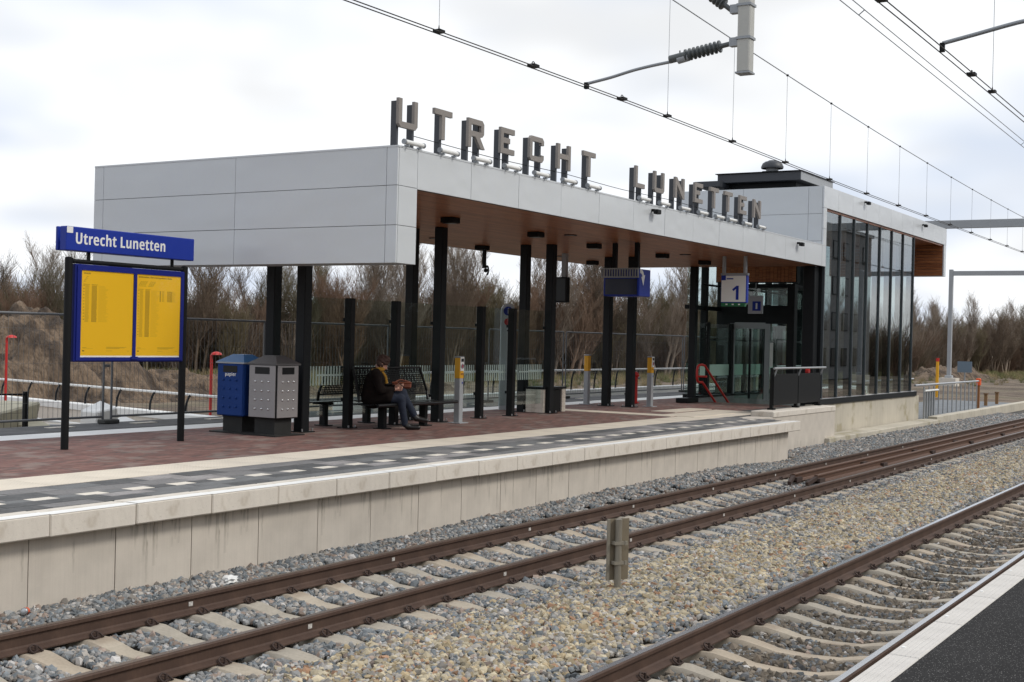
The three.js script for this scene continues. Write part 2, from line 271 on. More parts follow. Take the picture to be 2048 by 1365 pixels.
// loose stones
{
  const R = rng(4242), mats = [], cols = [];
  const onSleeper = (x, z) => { for (const [zc, x0] of [[Z1, 6.69], [Z2, 6.42]]) { const f = ((x - x0) / 0.6 % 1 + 1) % 1, d = Math.min(f, 1 - f) * 0.6; if (Math.abs(z - zc) < 1.27 && d < (zc === Z1 ? 0.13 : 0.10)) return true; } for (const t of railsZ) for (const rz of t) if (Math.abs(z - rz) < 0.085) return true; return false; };
  const q = new THREE.Quaternion(), e = new THREE.Euler();
  const put = (x, z, s, lift) => {
    const y = bedY(x, z) + lift;
    e.set(R() * 6.28, R() * 6.28, R() * 6.28); q.setFromEuler(e);
    mats.push(new THREE.Matrix4().compose(V3(x, y, z), q, V3(s * (0.8 + 0.6 * R()), s * (0.6 + 0.5 * R()), s * (0.8 + 0.5 * R()))));
    const patch = fbm(x * 0.9, z * 1.6, 221, 4), tan = smooth(-6.75, -6.15, z) * smooth(-4.55, -5.0, z) * smooth(0.28, 0.5, patch + 0.16), inner = z > -4.6 ? 1 : 0, r = R(), v = 0.6 + 0.75 * R();
    let c;
    if (R() < tan * 0.75) c = r < 0.45 ? [0.43, 0.37, 0.26] : r < 0.68 ? [0.36, 0.285, 0.175] : r < 0.92 ? [0.35, 0.325, 0.29] : [0.34, 0.20, 0.12];
    else if (inner && R() < 0.78) c = r < 0.5 ? [0.13, 0.108, 0.082] : r < 0.8 ? [0.17, 0.14, 0.108] : [0.13, 0.13, 0.13];
    else c = r < 0.38 ? [0.165, 0.18, 0.19] : r < 0.62 ? [0.255, 0.255, 0.25] : r < 0.82 ? [0.33, 0.30, 0.265] : r < 0.93 ? [0.29, 0.225, 0.185] : [0.45, 0.43, 0.41];
    cols.push(lin(c[0] * v, c[1] * v, c[2] * v));
  };
  const row = (z0, z1, dens, smin, smax, lo, hi) => { const n = Math.round((z1 - z0) * (hi - lo) * dens); for (let i = 0; i < n; i++) { const z = z0 + (z1 - z0) * R(), x = lo + (hi - lo) * R(); if (x > 5.9 * -z + 2.5 || x < 0.7 * -z - 1.6) continue; if (x > 27.5 && z < -9.5 && z > -11) { if (z < -10.25) continue; } if (onSleeper(x, z)) continue; put(x, z, smin + (smax - smin) * R() * R(), 0.004 + 0.014 * R()); } };
  for (let b = 0; b < 12; b++) {                                  // near bands dense, far bands coarser
    const lo = -2 + b * 5, hi = lo + 5, far = Math.max(0, lo - 14) / 40;
    row(-9.52, -1.95, mix(1150, 420, clamp(far)), mix(0.016, 0.028, clamp(far)), mix(0.044, 0.05, clamp(far)), lo, hi);
  }
  for (let i = 0; i < 14000; i++) { const x = 27.4 + 26 * R(), z = -10.25 + 0.75 * R(); put(x, z, 0.025 + 0.025 * R(), 0.01 + 0.02 * R()); }
  let g = new THREE.IcosahedronGeometry(1.08, 0); const p = g.attributes.position;
  for (let i = 0; i < p.count; i++) { const v = V3(p.getX(i), p.getY(i), p.getZ(i)); const n = 0.62 + 0.62 * hash3(Math.round(v.x * 40), Math.round(v.y * 40), Math.round(v.z * 40)); v.multiplyScalar(n); p.setXYZ(i, v.x, v.y, v.z); }
  g.computeVertexNormals();
  const im = new THREE.InstancedMesh(g, M.stone, mats.length); im.name = 'ballast_stones'; im.castShadow = im.receiveShadow = true;
  mats.forEach((m, i) => { im.setMatrixAt(i, m); im.setColorAt(i, cols[i]); });
  im.userData = { kind: 'stuff', label: 'loose grey and tan ballast stones around both railway tracks', category: 'ballast' }; scene.add(im);
}
// rails and sleepers
const railShape = (() => { const s = new THREE.Shape(); const p = [[-0.075, 0], [-0.075, 0.011], [-0.02, 0.032], [-0.009, 0.045], [-0.009, 0.118], [-0.034, 0.131], [-0.036, 0.158], [-0.028, 0.168], [0.028, 0.168], [0.036, 0.158], [0.034, 0.131], [0.009, 0.118], [0.009, 0.045], [0.02, 0.032], [0.075, 0.011], [0.075, 0]]; p.forEach(([a, b], i) => i ? s.lineTo(a, b) : s.moveTo(a, b)); return s; })();
function railGeo(x0, x1) { const g = new THREE.ExtrudeGeometry(railShape, { depth: x1 - x0, bevelEnabled: false, steps: 1 }); g.rotateY(Math.PI / 2); return g.translate(x0, 0, 0); }
function sleeperGeo() {                                         // concrete sleeper with raised rail seats and a low waist
  const st = [[-1.26, 0.155, 0.145], [-1.1, 0.195, 0.15], [-0.92, 0.215, 0.15], [-0.56, 0.215, 0.15], [-0.42, 0.19, 0.14], [-0.26, 0.155, 0.125], [0, 0.145, 0.115], [0.26, 0.155, 0.125], [0.42, 0.19, 0.14], [0.56, 0.215, 0.15], [0.92, 0.215, 0.15], [1.1, 0.195, 0.15], [1.26, 0.155, 0.145]];
  const P = [], U = [], I = [];
  for (const [z, h, w] of st) for (const [x, y] of [[-w, 0], [-w * 0.74, h - 0.03], [-w * 0.56, h], [w * 0.56, h], [w * 0.74, h - 0.03], [w, 0]]) { P.push(x, y, z); U.push(x + y, z); }
  for (let k = 0; k < st.length - 1; k++) for (let i = 0; i < 5; i++) { const a = k * 6 + i; I.push(a, a + 6, a + 1, a + 1, a + 6, a + 7); }
  for (const [o, f] of [[0, 0], [(st.length - 1) * 6, 1]]) for (let i = 1; i < 5; i++) I.push(...(f ? [o, o + i + 1, o + i] : [o, o + i, o + i + 1]));
  const g = new THREE.BufferGeometry(); g.setAttribute('position', new THREE.Float32BufferAttribute(P, 3)); g.setAttribute('uv', new THREE.Float32BufferAttribute(U, 2)); g.setIndex(I); g.computeVertexNormals(); return toCreasedNormals(g, 0.7);
}
const SG = sleeperGeo();
const clipG = merge([tube([[-0.05, 0, -0.03], [-0.045, 0.03, 0.03], [0, 0.05, 0.045], [0.045, 0.03, 0.03], [0.05, 0, -0.03], [0.015, 0.02, -0.05]], 0.009, 14, 5), mbox(0.10, 0.016, 0.05, 0, -0.008, 0.01), bar([0, 0, 0.0], [0, 0.055, 0.0], 0.012, 6)]);
function track(name, zc, rz, x0, x1, s0, sleep1, headMat, tags) {
  const t = struct(name);
  const SY = RT - 0.168 - 0.222, R = rng(Math.round(-zc * 100));
  rz.forEach((z, k) => {
    const r = part('rail', railGeo(x0, x1).translate(0, RT - 0.168, z), M.rust, t);
    part('running_surface', mbox(x1 - x0, 0.003, 0.05, (x0 + x1) / 2, RT + 0.0015, z), headMat, r);
    for (const x of tags[k]) part('rail_tag', mbox(0.05, 0.038, 0.004, x, RT - 0.085, z + 0.0115), M.tag, r);
  });
  const first = Math.ceil((x0 - s0) / 0.6);
  for (let i = first; s0 + 0.6 * i < sleep1; i++) {
    const x = s0 + 0.6 * i;
    const s = part('sleeper', SG, M.sleepers[Math.floor(R() * 3)], t); if (zc === Z1) s.scale.x = 1.25; s.position.set(x, SY, zc + 0.01 * (R() - 0.5)); s.rotation.y = 0.01 * (R() - 0.5);
    for (const z of rz) for (const q of [-1, 1]) { const c = part('rail_clip', clipG, M.clip, s); c.position.set(0, 0.226, z - zc + q * 0.105); c.scale.set(zc === Z1 ? 0.72 : 0.9, 0.9, 0.9); c.rotation.y = q > 0 ? Math.PI : 0; }
  }
  return t;
}
const tr1 = track('railway_track', Z1, railsZ[0], 2, 75, 6.69, 50, M.railDull, [[8.42, 11.44, 14.36, 17.37, 20.4, 23.4, 26.4, 29.4, 32.4], [8.38, 11.47, 14.41, 17.4, 20.4, 23.4, 26.4, 29.4]]);
const tr2 = track('railway_track', Z2, railsZ[1], 1, 40, 6.42, 24, M.railShiny, [[], []]);
for (const [z, x0] of [[-8.06, 22.95], [-7.66, 23.05]]) {        // inner guard rails with bent-down ends
  const g = part('guard_rail', railGeo(x0 + 0.25, 70).scale(1, 0.9, 0.9).translate(0, RT - 0.165, z), M.guard, tr1);
  part('guard_rail_end', flat([x0 - 0.1, RT - 0.16, z + (z < -7.9 ? 0.05 : -0.05)], [x0 + 0.27, RT - 0.07, z], 0.06, 0.07), M.clip, g);
  for (let x = x0 + 0.4; x < 46; x += 4.2) part('guard_rail_chair', mbox(0.3, 0.09, 0.16, x, RT - 0.13, z), M.clip, g);
}
// ---------- far platform ----------
const plat = struct('platform');
{
  const R = rng(77), g = cbox(0.978, 0.2, 0.34, 0.012);
  for (let i = -4; 7.594 + 0.987 * i < 27.0; i++) {
    const x = 7.594 + 0.987 * i;
    const c = part('coping_block', g, M.concrete, plat); c.position.set(x + 0.4935, -0.1 + 0.006 * (R() - 0.5), -9.53 + 0.008 * (R() - 0.5));
    part('edge_line', mbox(0.975, 0.004, 0.148), M.whitePaint, c).position.set(0, 0.102, 0.093);
  }
  for (let i = -4; 7.5 + 0.977 * i < 27.0; i++) {
    const x = 7.5 + 0.977 * i, w = part('wall_panel', mbox(0.966, 1.0, 0.12, 0, 0, 0, R() * 3, 0.5), M.walls[Math.floor(R() * 4)], plat);
    w.position.set(x + 0.4885, -0.702, -9.585 + 0.006 * (R() - 0.5));
  }
  part('wall_core', span(3, 27.15, -1.2, -0.215, -10.4, -9.66), M.joint, plat);
  // dark tiles and the row of pale marker tiles
  const rows = [[-9.705, -9.95], [-9.955, -10.19], [-10.365, -10.71], [-10.715, -11.07]];
  const tg = rows.map(([a, b]) => mbox(0.594, 0.05, a - b - 0.005));
  for (let r = 0; r < 4; r++) for (let i = 0; i < 41; i++) {
    const x = 3.4 + 0.6 * i + (r % 2) * 0.3; if (x > 27.2) continue;
    const t = part('paving_tile', tg[r], M.tiles[R() < 0.14 ? 3 : Math.floor(R() * 3)], plat); t.position.set(x, -0.027 + 0.004 * R(), (rows[r][0] + rows[r][1]) / 2); t.rotation.set(0.004 * (R() - 0.5), 0, 0.004 * (R() - 0.5));
  }
  const mg = mbox(0.294, 0.05, 0.17);
  for (let i = 0; i < 80; i++) { const x = 3.43 + 0.3 * i; const w = i % 2 === 0; const t = part(w ? 'marker_tile' : 'paving_tile', mg, w ? M.tileWhite : M.tiles[Math.floor(R() * 3)], plat); t.position.set(x, -0.0265 + 0.003 * R(), -10.277); }
  const sg = mbox(0.796, 0.05, 0.80);
  for (let i = 0; i < 33; i++) { const x = 3.8 + 0.8 * i; const t = part('tactile_slab', sg, M.tactile, plat); t.position.set(x, -0.026 + 0.003 * R(), -11.48); }
  part('brick_paving', span(3, 33.4, -0.3, -0.002, -15.93, -11.885), M.paving, plat);
  part('bedding', span(3, 27.2, -0.35, -0.04, -11.885, -9.7), M.joint, plat);
  part('back_strip', span(3, 55, -0.3, -0.012, -16.73, -15.931), M.whitePaint, plat);
  part('back_paving', span(3, 55, -0.3, -0.004, -17.95, -16.731), M.tiles[1], plat);
  for (let i = 0; i < 12; i++) part('marker_tile', mbox(0.5, 0.01, 0.16), M.tileWhite, plat).position.set(12.5 + 1.8 * i, 0.002, -17.45);
  part('back_wall', span(3, 55, -1.4, -0.301, -17.9, -15.5), M.concrete, plat);
  // floor beside and behind the stairwell
  part('brick_paving', span(33.401, 50, -0.3, -0.003, -15.93, -14.55), M.paving, plat);
  part('brick_paving', span(27.3, 33.4, -0.3, -0.005, -11.884, -10.95), M.tiles[1], plat);
  part('threshold_slab', mbox(3.4, 0.012, 0.9, 28.2, 0.004, -11.95), M.tactile, plat);
  part('guide_strip', mbox(0.62, 0.01, 3.3, 26.55, 0.003, -13.6), M.tactile, plat);
  part('guide_strip', mbox(2.2, 0.01, 0.62, 29.0, 0.003, -12.9), M.tactile, plat);
}
{ // abutment where the platform narrows before the stair building
  const a = struct('abutment');
  part('abutment_wall', span(27.3, 33.1, -1.3, -0.02, -10.95, -10.42, 0.3), M.walls[1], a);
  part('kerb', cbox(4.6, 0.14, 0.56, 0.015, 30.8, 0.035, -10.68), M.concrete, a);
  part('end_wall', span(26.9, 27.29, -1.3, -0.22, -10.9, -9.64), M.concrete, a);
}
// ---------- near platform (the photographer's) ----------
{
  const n = struct('near_platform');
  part('asphalt', span(-12, 60, -0.3, -0.004, -1.715, 9), M.asphalt, n);
  const R = rng(8), g = cbox(0.99, 0.18, 0.17, 0.008);
  const rib = std({ map: mottled([0.60, 0.57, 0.53], 0.08, 230, 0.7, 256), roughness: 0.8, bumpMap: tex(128, 64, (u, v) => { const a = (u * 40) % 1; return smooth(0.1, 0.3, a) * smooth(0.9, 0.7, a) * (((v * 6) % 1) > 0.15 ? 1 : 0.2); }, [1, 0.17], false), bumpScale: 0.004 });
  for (let i = 0; i < 30; i++) { const c = part('edge_slab', g, rib, n); c.position.set(-3 + i + 0.5, -0.089, -1.80); part('reflective_stud', mbox(0.03, 0.004, 0.02), M.whitePaint, c).position.set(-0.3, 0.092, -0.05); }
  part('platform_wall', span(-12, 60, -1.4, -0.19, -1.82, -1.7), M.concrete, n);
}

// ---------- platform canopy ----------
const X0 = 14.67, ZF = -10.93, ZB = -17.15, YC = 3.75, YT = 4.295;
const canopy = thing('platform_canopy', 'long white platform canopy with slatted timber ceiling and tall closed end', 'canopy', [0, 0, 0]);
{
  const J = 0.008, R = rng(51);
  part('core', [span(X0 + 0.03, 33.55, 3.79, YT - 0.02, ZB + 0.03, ZF - 0.03), span(X0 + 0.03, X0 + 0.42, 2.69, 3.79, ZB + 0.03, ZF - 0.03)], M.joint, canopy);
  // fascia toward the track: corner piece in three heights, then a row of panels
  const fr = [[2.66, 3.195], [3.195, 3.755], [3.755, YT]];
  for (const [a, b] of fr) part('cladding_panel', span(X0 + 0.004, X0 + 0.45 - J, a + J, b, ZF - 0.03, ZF, R()), M.cladding, canopy);
  const jx = [15.12]; while (jx[jx.length - 1] < 33.3) jx.push(jx[jx.length - 1] + 1.398); jx[jx.length - 1] = 33.58;
  for (let i = 0; i < jx.length - 1; i++) { const p = part('cladding_panel', span(jx[i], jx[i + 1] - J, YC, YT, ZF - 0.03, ZF, R() * 4), M.cladding, canopy); p.rotation.x = 0; p.position.z = 0.003 * (R() - 0.5); }
  // end wall toward the viewer, three courses split in four widths
  const zj = [ZF, -11.12, -14.0, -16.93, ZB];
  for (const [a, b] of fr) for (let k = 0; k < 4; k++) part('cladding_panel', span(X0 - 0.03, X0, a + J, b, zj[k + 1], zj[k] - (k ? J : 0.004), R() * 4, R()), M.cladding, canopy);
  part('roof_edge_trim', [span(X0 - 0.035, 33.58, YT, YT + 0.025, ZF - 0.12, ZF + 0.006), span(X0 - 0.036, X0 + 0.12, YT + 0.001, YT + 0.026, ZB, ZF - 0.12)], M.cladding, canopy);
  part('roof', span(X0 + 0.1, 33.6, YT - 0.03, YT + 0.002, ZB + 0.05, ZF - 0.12), M.zinc, canopy);
  part('back_fascia', span(X0, 33.6, YC, YT, ZB - 0.03, ZB), M.cladding, canopy);
  part('end_soffit', span(X0, X0 + 0.44, 2.665, 2.69, ZB + 0.01, ZF - 0.032), M.zinc, canopy);
  part('soffit_trim', span(X0 + 0.46, 33.55, YC + 0.001, YC + 0.02, ZF - 0.1, ZF - 0.031), M.joint, canopy);
  // slatted ceiling boards along the platform
  const n = 61, w = (ZF - 0.1 - ZB) / n;
  for (let i = 0; i < n; i++) { const z = ZB + w * (i + 0.5); let x = X0 + 0.48; const cut = 17 + 12 * R(); part('ceiling_board', span(x, cut - 0.002, 3.757, 3.777, z - w / 2 + 0.004, z + w / 2 - 0.004, R() * 9, R()), M.woods[Math.floor(R() * 4)], canopy); part('ceiling_board', span(cut, 33.55, 3.757, 3.777, z - w / 2 + 0.004, z + w / 2 - 0.004, R() * 9, R()), M.woods[Math.floor(R() * 4)], canopy); }
  for (let i = 0; i < 10; i++) part('end_wall_board', span(X0 + 0.425, X0 + 0.445, 2.7 + 0.105 * i, 2.7 + 0.105 * i + 0.1, ZB + 0.03, ZF - 0.04, R() * 9, R()), M.woods[i % 4], canopy);
}
// columns
{
  const bolt = merge([[-1, -1], [1, -1], [-1, 1], [1, 1]].map(([a, b]) => new THREE.CylinderGeometry(0.014, 0.014, 0.05, 6).translate(a * 0.13, 0.035, b * 0.13)));
  const mk = (x, z, label) => { const c = thing('canopy_column', label, 'column', [x, 0, z], 'columns of the canopy'); part('shaft', cbox(0.19, YC + 0.005, 0.19, 0.012, 0, (YC + 0.005) / 2, 0), M.dark, c); part('base_plate', mbox(0.32, 0.016, 0.32, 0, 0.008, 0), M.dark, c); part('anchor_bolts', bolt, M.steel, c); return c; };
  const rows = [[16.62, 'bins'], [20.64, 'bench end'], [25.02, 'clad block'], [29.2, 'hanging display'], [33.32, 'red handrail']];
  let c0 = null;
  rows.forEach(([x, by], i) => [[i === 4 ? -14.55 : -14.28 - 0.045 * i, 'front'], [-14.95 - 0.045 * i, 'rear']].forEach(([z, row]) => {
    const label = `${row} dark square canopy column ${['beside the waste bins', 'at the far end of the benches', 'beside the stone clad block', 'below the blue hanging display', 'at the red stair handrail'][i]}`;
    if (i === 4 && row === 'rear') return;
    if (!c0) c0 = mk(x, z, label); else copy(c0, [x, 0, z], label);
  }));
  const b = thing('column_plinth', 'black square plinth block at the foot of the last front column', 'plinth', [32.9, 0, -14.5]); part('block', cbox(0.75, 0.13, 0.34, 0.012, 0, 0.066, 0), M.black, b);
}
// wind screens: short posts and glass with printed bars
{
  const xs = [16.72, 17.95, 19.3, 20.62, 22.2, 23.42, 24.95], Z = -14.47;
  const postG = cbox(0.13, 2.28, 0.15, 0.01, 0, 1.14, 0);
  let p0 = null; const at = { 1: 'left of the front bench', 2: 'behind the seated person', 4: 'right of the near ticket post', 5: 'in front of the information pillar' };
  for (const i of [1, 2, 4, 5]) { const l = `short black screen post ${at[i]}`; if (!p0) { p0 = thing('screen_post', l, 'post', [xs[i], 0, Z + 0.1], 'short posts of the wind screen'); part('shaft', postG, M.black, p0); part('foot_plate', mbox(0.24, 0.014, 0.26, 0, 0.007, 0), M.black, p0); part('anchor_bolt', bar([0.09, 0, 0.1], [0.09, 0.05, 0.1], 0.014), M.steel, p0); part('anchor_bolt', bar([-0.09, 0, 0.1], [-0.09, 0.05, 0.1], 0.014), M.steel, p0); } else copy(p0, [xs[i], 0, Z + 0.1], l); }
  for (let i = 0; i < 6; i++) {
    const a = xs[i] + 0.03, b = xs[i + 1] - 0.03, s = thing('glass_screen', `${['leftmost', 'second', 'third', 'fourth', 'fifth', 'rightmost'][i]} clear glass wind screen pane with pale printed bars`, 'glass screen', [0, 0, 0], 'glass wind screens under the canopy');
    part('pane', span(a, b, 0.22, 2.27, Z - 0.005, Z + 0.005), M.glass, s);
    const bars = []; for (let x = a + 0.05; x < b - 0.03; x += 0.078) bars.push(mbox(0.032, 0.33, 0.002, x, 0.92, Z + 0.0085)); bars.push(mbox(b - a - 0.5, 0.03, 0.002, (a + b) / 2 + 0.2, 0.93, Z + 0.0112));
    part('printed_bars', bars, M.film, s);
    part('glass_clamp', [mbox(0.05, 0.06, 0.03, a, 0.5, Z), mbox(0.05, 0.06, 0.03, a, 1.9, Z), mbox(0.05, 0.06, 0.03, b, 0.5, Z), mbox(0.05, 0.06, 0.03, b, 1.9, Z)], M.dark, s);
  }
}
// roof letters
{
  const S = 0.082, Hh = 0.41, Wd = 0.46;
  const poly = (pts, holes = []) => { const s = new THREE.Shape(); pts.forEach(([a, b], i) => i ? s.lineTo(a, b) : s.moveTo(a, b)); for (const h of holes) { const q = new THREE.Path(); h.forEach(([a, b], i) => i ? q.lineTo(a, b) : q.moveTo(a, b)); s.holes.push(q); } return s; };
  const ch = 0.05;
  const glyph = {
    U: [poly([[0, Hh], [0, ch], [ch, 0], [Wd - ch, 0], [Wd, ch], [Wd, Hh], [Wd - S, Hh], [Wd - S, S], [S, S], [S, Hh]])],
    T: [poly([[0, Hh], [0, Hh - S], [Wd / 2 - S / 2, Hh - S], [Wd / 2 - S / 2, -0.03], [Wd / 2 + S / 2, -0.03], [Wd / 2 + S / 2, Hh - S], [Wd, Hh - S], [Wd, Hh]])],
    R: [poly([[0, Hh], [0, -0.03], [S, -0.03], [S, 0.14], [0.2, 0.14], [Wd - 0.11, -0.03], [Wd + 0.01, -0.03], [Wd - 0.13, 0.14], [Wd - 0.06, 0.16], [Wd - 0.02, 0.2], [Wd - 0.02, Hh - 0.05], [Wd - 0.07, Hh]], [[[S, 0.14 + S], [S, Hh - S], [Wd - 0.02 - S, Hh - S], [Wd - 0.02 - S, 0.14 + S]]])],
    E: [poly([[0, Hh], [0, 0], [0.42, 0], [0.42, S], [S, S], [S, 0.17], [0.28, 0.17], [0.28, 0.17 + S], [S, 0.17 + S], [S, Hh - S], [0.42, Hh - S], [0.42, Hh]])],
    C: [poly([[0.05, Hh], [0, Hh - 0.05], [0, 0.05], [0.05, 0], [Wd - 0.05, 0], [Wd, 0.05], [Wd, 0.12], [Wd - S, 0.12], [Wd - S, S], [S, S], [S, Hh - S], [Wd - S, Hh - S], [Wd - S, Hh - 0.12], [Wd, Hh - 0.12], [Wd, Hh - 0.05], [Wd - 0.05, Hh]])],
    H: [poly([[0, Hh], [0, -0.02], [S, -0.02], [S, 0.16], [Wd - S, 0.16], [Wd - S, -0.02], [Wd, -0.02], [Wd, Hh], [Wd - S, Hh], [Wd - S, 0.16 + S], [S, 0.16 + S], [S, Hh]])],
    L: [poly([[0, Hh], [0, 0], [0.4, 0], [0.4, S], [S, S], [S, Hh]])],
    N: [poly([[0, Hh], [0, -0.01], [S, -0.01], [S, Hh - 0.15], [Wd - S, -0.01], [Wd, -0.01], [Wd, Hh], [Wd - S, Hh], [Wd - S, 0.14], [S, Hh]])],
  };
  const xs = [['U', 14.84], ['T', 15.73], ['R', 16.64], ['E', 17.58], ['C', 18.49], ['H', 19.43], ['T', 20.36], ['L', 22.48], ['U', 23.32], ['N', 24.31], ['E', 25.3], ['T', 26.14], ['T', 26.95], ['E', 27.84], ['N', 28.72]];
  const say = ['first letter U of the word Utrecht', 'first letter T of the word Utrecht', 'letter R of the word Utrecht', 'letter E of the word Utrecht', 'letter C of the word Utrecht', 'letter H of the word Utrecht', 'last letter T of the word Utrecht', 'first letter L of the word Lunetten', 'letter U of the word Lunetten', 'first letter N of the word Lunetten', 'first letter E of the word Lunetten', 'first letter T of the word Lunetten', 'second letter T of the word Lunetten', 'second letter E of the word Lunetten', 'last letter N of the word Lunetten'];
  xs.forEach(([c, x], i) => {
    const t = thing('roof_letter', `taupe ${say[i]} standing on the canopy roof`, 'letter', [x, YT, -11.13], 'letters on the canopy roof');
    part('letter_face', new THREE.ExtrudeGeometry(glyph[c], { depth: 0.045, bevelEnabled: true, bevelSize: 0.003, bevelThickness: 0.003, bevelSegments: 1 }).translate(0, 0.325, 0), M.letter, t, `letter ${c}`);
    const ps = c === 'T' ? [Wd / 2] : c === 'L' ? [0.04, 0.33] : c === 'E' ? [0.05, 0.3] : c === 'R' ? [0.05, 0.36] : [0.04, Wd - 0.04];
    for (const q of ps) part('support_post', mbox(0.05, c === 'L' && q > 0.2 ? 0.39 : 0.70, 0.10, q, c === 'L' && q > 0.2 ? 0.195 : 0.35, -0.056), M.letterPost, t);
  });
  const lx = [14.72, 15.6, 16.5, 17.39, 18.32, 19.27, 20.17, 22.25, 23.15, 24.14, 25.07, 25.97, 26.7, 27.6, 28.5];
  let l0 = null;
  lx.forEach((x, i) => { const lab = `${ordinal[i]} white tube floodlight on the canopy edge from the left`;
    if (!l0) { l0 = thing('tube_floodlight', lab, 'floodlight', [x, YT + 0.025, -10.9], 'tube floodlights along the canopy edge'); part('housing', new THREE.CylinderGeometry(0.034, 0.034, 0.46, 12).rotateZ(Math.PI / 2).translate(0.25, 0.06, 0), M.white, l0); part('end_cap', new THREE.CylinderGeometry(0.04, 0.04, 0.03, 12).rotateZ(Math.PI / 2).translate(0.02, 0.06, 0), M.zinc, l0); part('end_cap', new THREE.CylinderGeometry(0.04, 0.04, 0.03, 12).rotateZ(Math.PI / 2).translate(0.48, 0.06, 0), M.zinc, l0); part('bracket', [mbox(0.03, 0.03, 0.08, 0.1, 0.012, -0.01), mbox(0.03, 0.03, 0.08, 0.4, 0.012, -0.01)], M.zinc, l0); } else copy(l0, [x, YT + 0.025, -10.9], lab); });
  single('roof_cable', merge([0, 1, 2].map((k) => tube([[15.3 + 4.5 * k, 4.55, -11.155], [17.5 + 4.5 * k, 4.52, -11.155], [19.8 + 4.5 * k, 4.55, -11.155]], 0.006, 10, 5))), M.black, 'thin black cable strung along the posts of the roof letters', 'cable');
}
// ceiling fittings
{
  const lamp = (x, z, label, c0) => { if (c0) return copy(c0, [x, YC, z], label); const t = thing('ceiling_lamp', label, 'lamp', [x, YC, z], 'box lamps under the canopy'); part('housing', cbox(0.26, 0.10, 0.26, 0.01, 0, -0.045, 0), M.black, t); part('lens', mbox(0.2, 0.008, 0.2, 0, -0.098, 0), M.blackGloss, t); return t; };
  const c0 = lamp(18.97, -12.98, 'black box lamp on the ceiling nearest the white end wall, front row');
  [[22.06, -13.04, 'second black box lamp of the front row under the timber ceiling'], [25.1, -13.35, 'black box lamp on the ceiling left of the hanging display'], [28.3, -13.2, 'black box lamp on the ceiling right of the hanging display'], [30.85, -13.2, 'black box lamp on the ceiling before the platform number sign'], [25.0, -16.2, 'black box lamp on the ceiling holding the drop camera, rear row'], [30.5, -16.26, 'black box lamp of the rear row behind the hanging display'], [33.1, -16.3, 'farthest black box lamp of the rear row near the stairs']].forEach(([x, z, l]) => lamp(x, z, l, c0));
  const s0 = thing('recessed_spot', 'round dark recessed spot in the ceiling behind the second column pair', 'spotlight', [22.82, YC, -16.0], 'recessed spots in the timber ceiling'); part('rim', lathe([[0.13, 0.006], [0.14, -0.006], [0.10, -0.008], [0.1, 0.006]], 18), M.black, s0); part('lens', new THREE.CylinderGeometry(0.1, 0.1, 0.004, 18).translate(0, -0.002, 0), M.blackGloss, s0);
  copy(s0, [22.85, YC, -12.7], 'round dark recessed spot in the ceiling between two front box lamps'); copy(s0, [28.57, YC, -16.17], 'round dark recessed spot above the hanging black screen'); copy(s0, [28.62, YC, -12.75], 'round dark recessed spot right of the display, front row');
  const d = thing('drop_camera', 'black camera on a ceiling drop arm behind the second column', 'camera', [25.0, YC, -16.15]);
  part('arm', mbox(0.07, 0.42, 0.07, 0.02, -0.3, 0), M.black, d); part('ring', new THREE.TorusGeometry(0.1, 0.022, 8, 16, 4.4).rotateY(0.9).translate(0.05, -0.56, 0.06), M.black, d); part('lens_housing', new THREE.SphereGeometry(0.05, 10, 8).translate(0.03, -0.56, 0.04), M.blackGloss, d);
  const sc = thing('hanging_screen', 'black flat screen hanging from the ceiling beside the third column', 'screen', [27.6, YC, -15.5]);
  part('hanger', mbox(0.12, 0.6, 0.12, 0.05, -0.3, 0), M.greyPaint, sc); part('housing', cbox(0.16, 0.62, 0.52, 0.01, 0, -0.89, -0.12), M.black, sc); part('screen_face', mbox(0.006, 0.54, 0.44, -0.083, -0.89, -0.12), M.blackGloss, sc);
  const fc = thing('fascia_camera', 'small black camera under the roof letters of the second word', 'camera', [22.9, 4.2, ZF], 'small cameras on the white fascias');
  part('bracket', mbox(0.05, 0.05, 0.07, 0, 0, 0.035), M.black, fc); part('housing', cbox(0.17, 0.09, 0.1, 0.012, 0.02, -0.03, 0.11), M.black, fc); part('lens', new THREE.CylinderGeometry(0.025, 0.025, 0.03, 10).rotateZ(Math.PI / 2).translate(-0.075, -0.03, 0.11), M.blackGloss, fc);
  copy(fc, [31.34, 4.2, ZF], 'small black camera at the right end of the canopy fascia'); copy(fc, [37.0, 5.8, ZF], 'small black camera on the fascia above the left glass panes'); copy(fc, [43.55, 5.72, ZF], 'small black camera on the fascia at the right end of the glass');
}
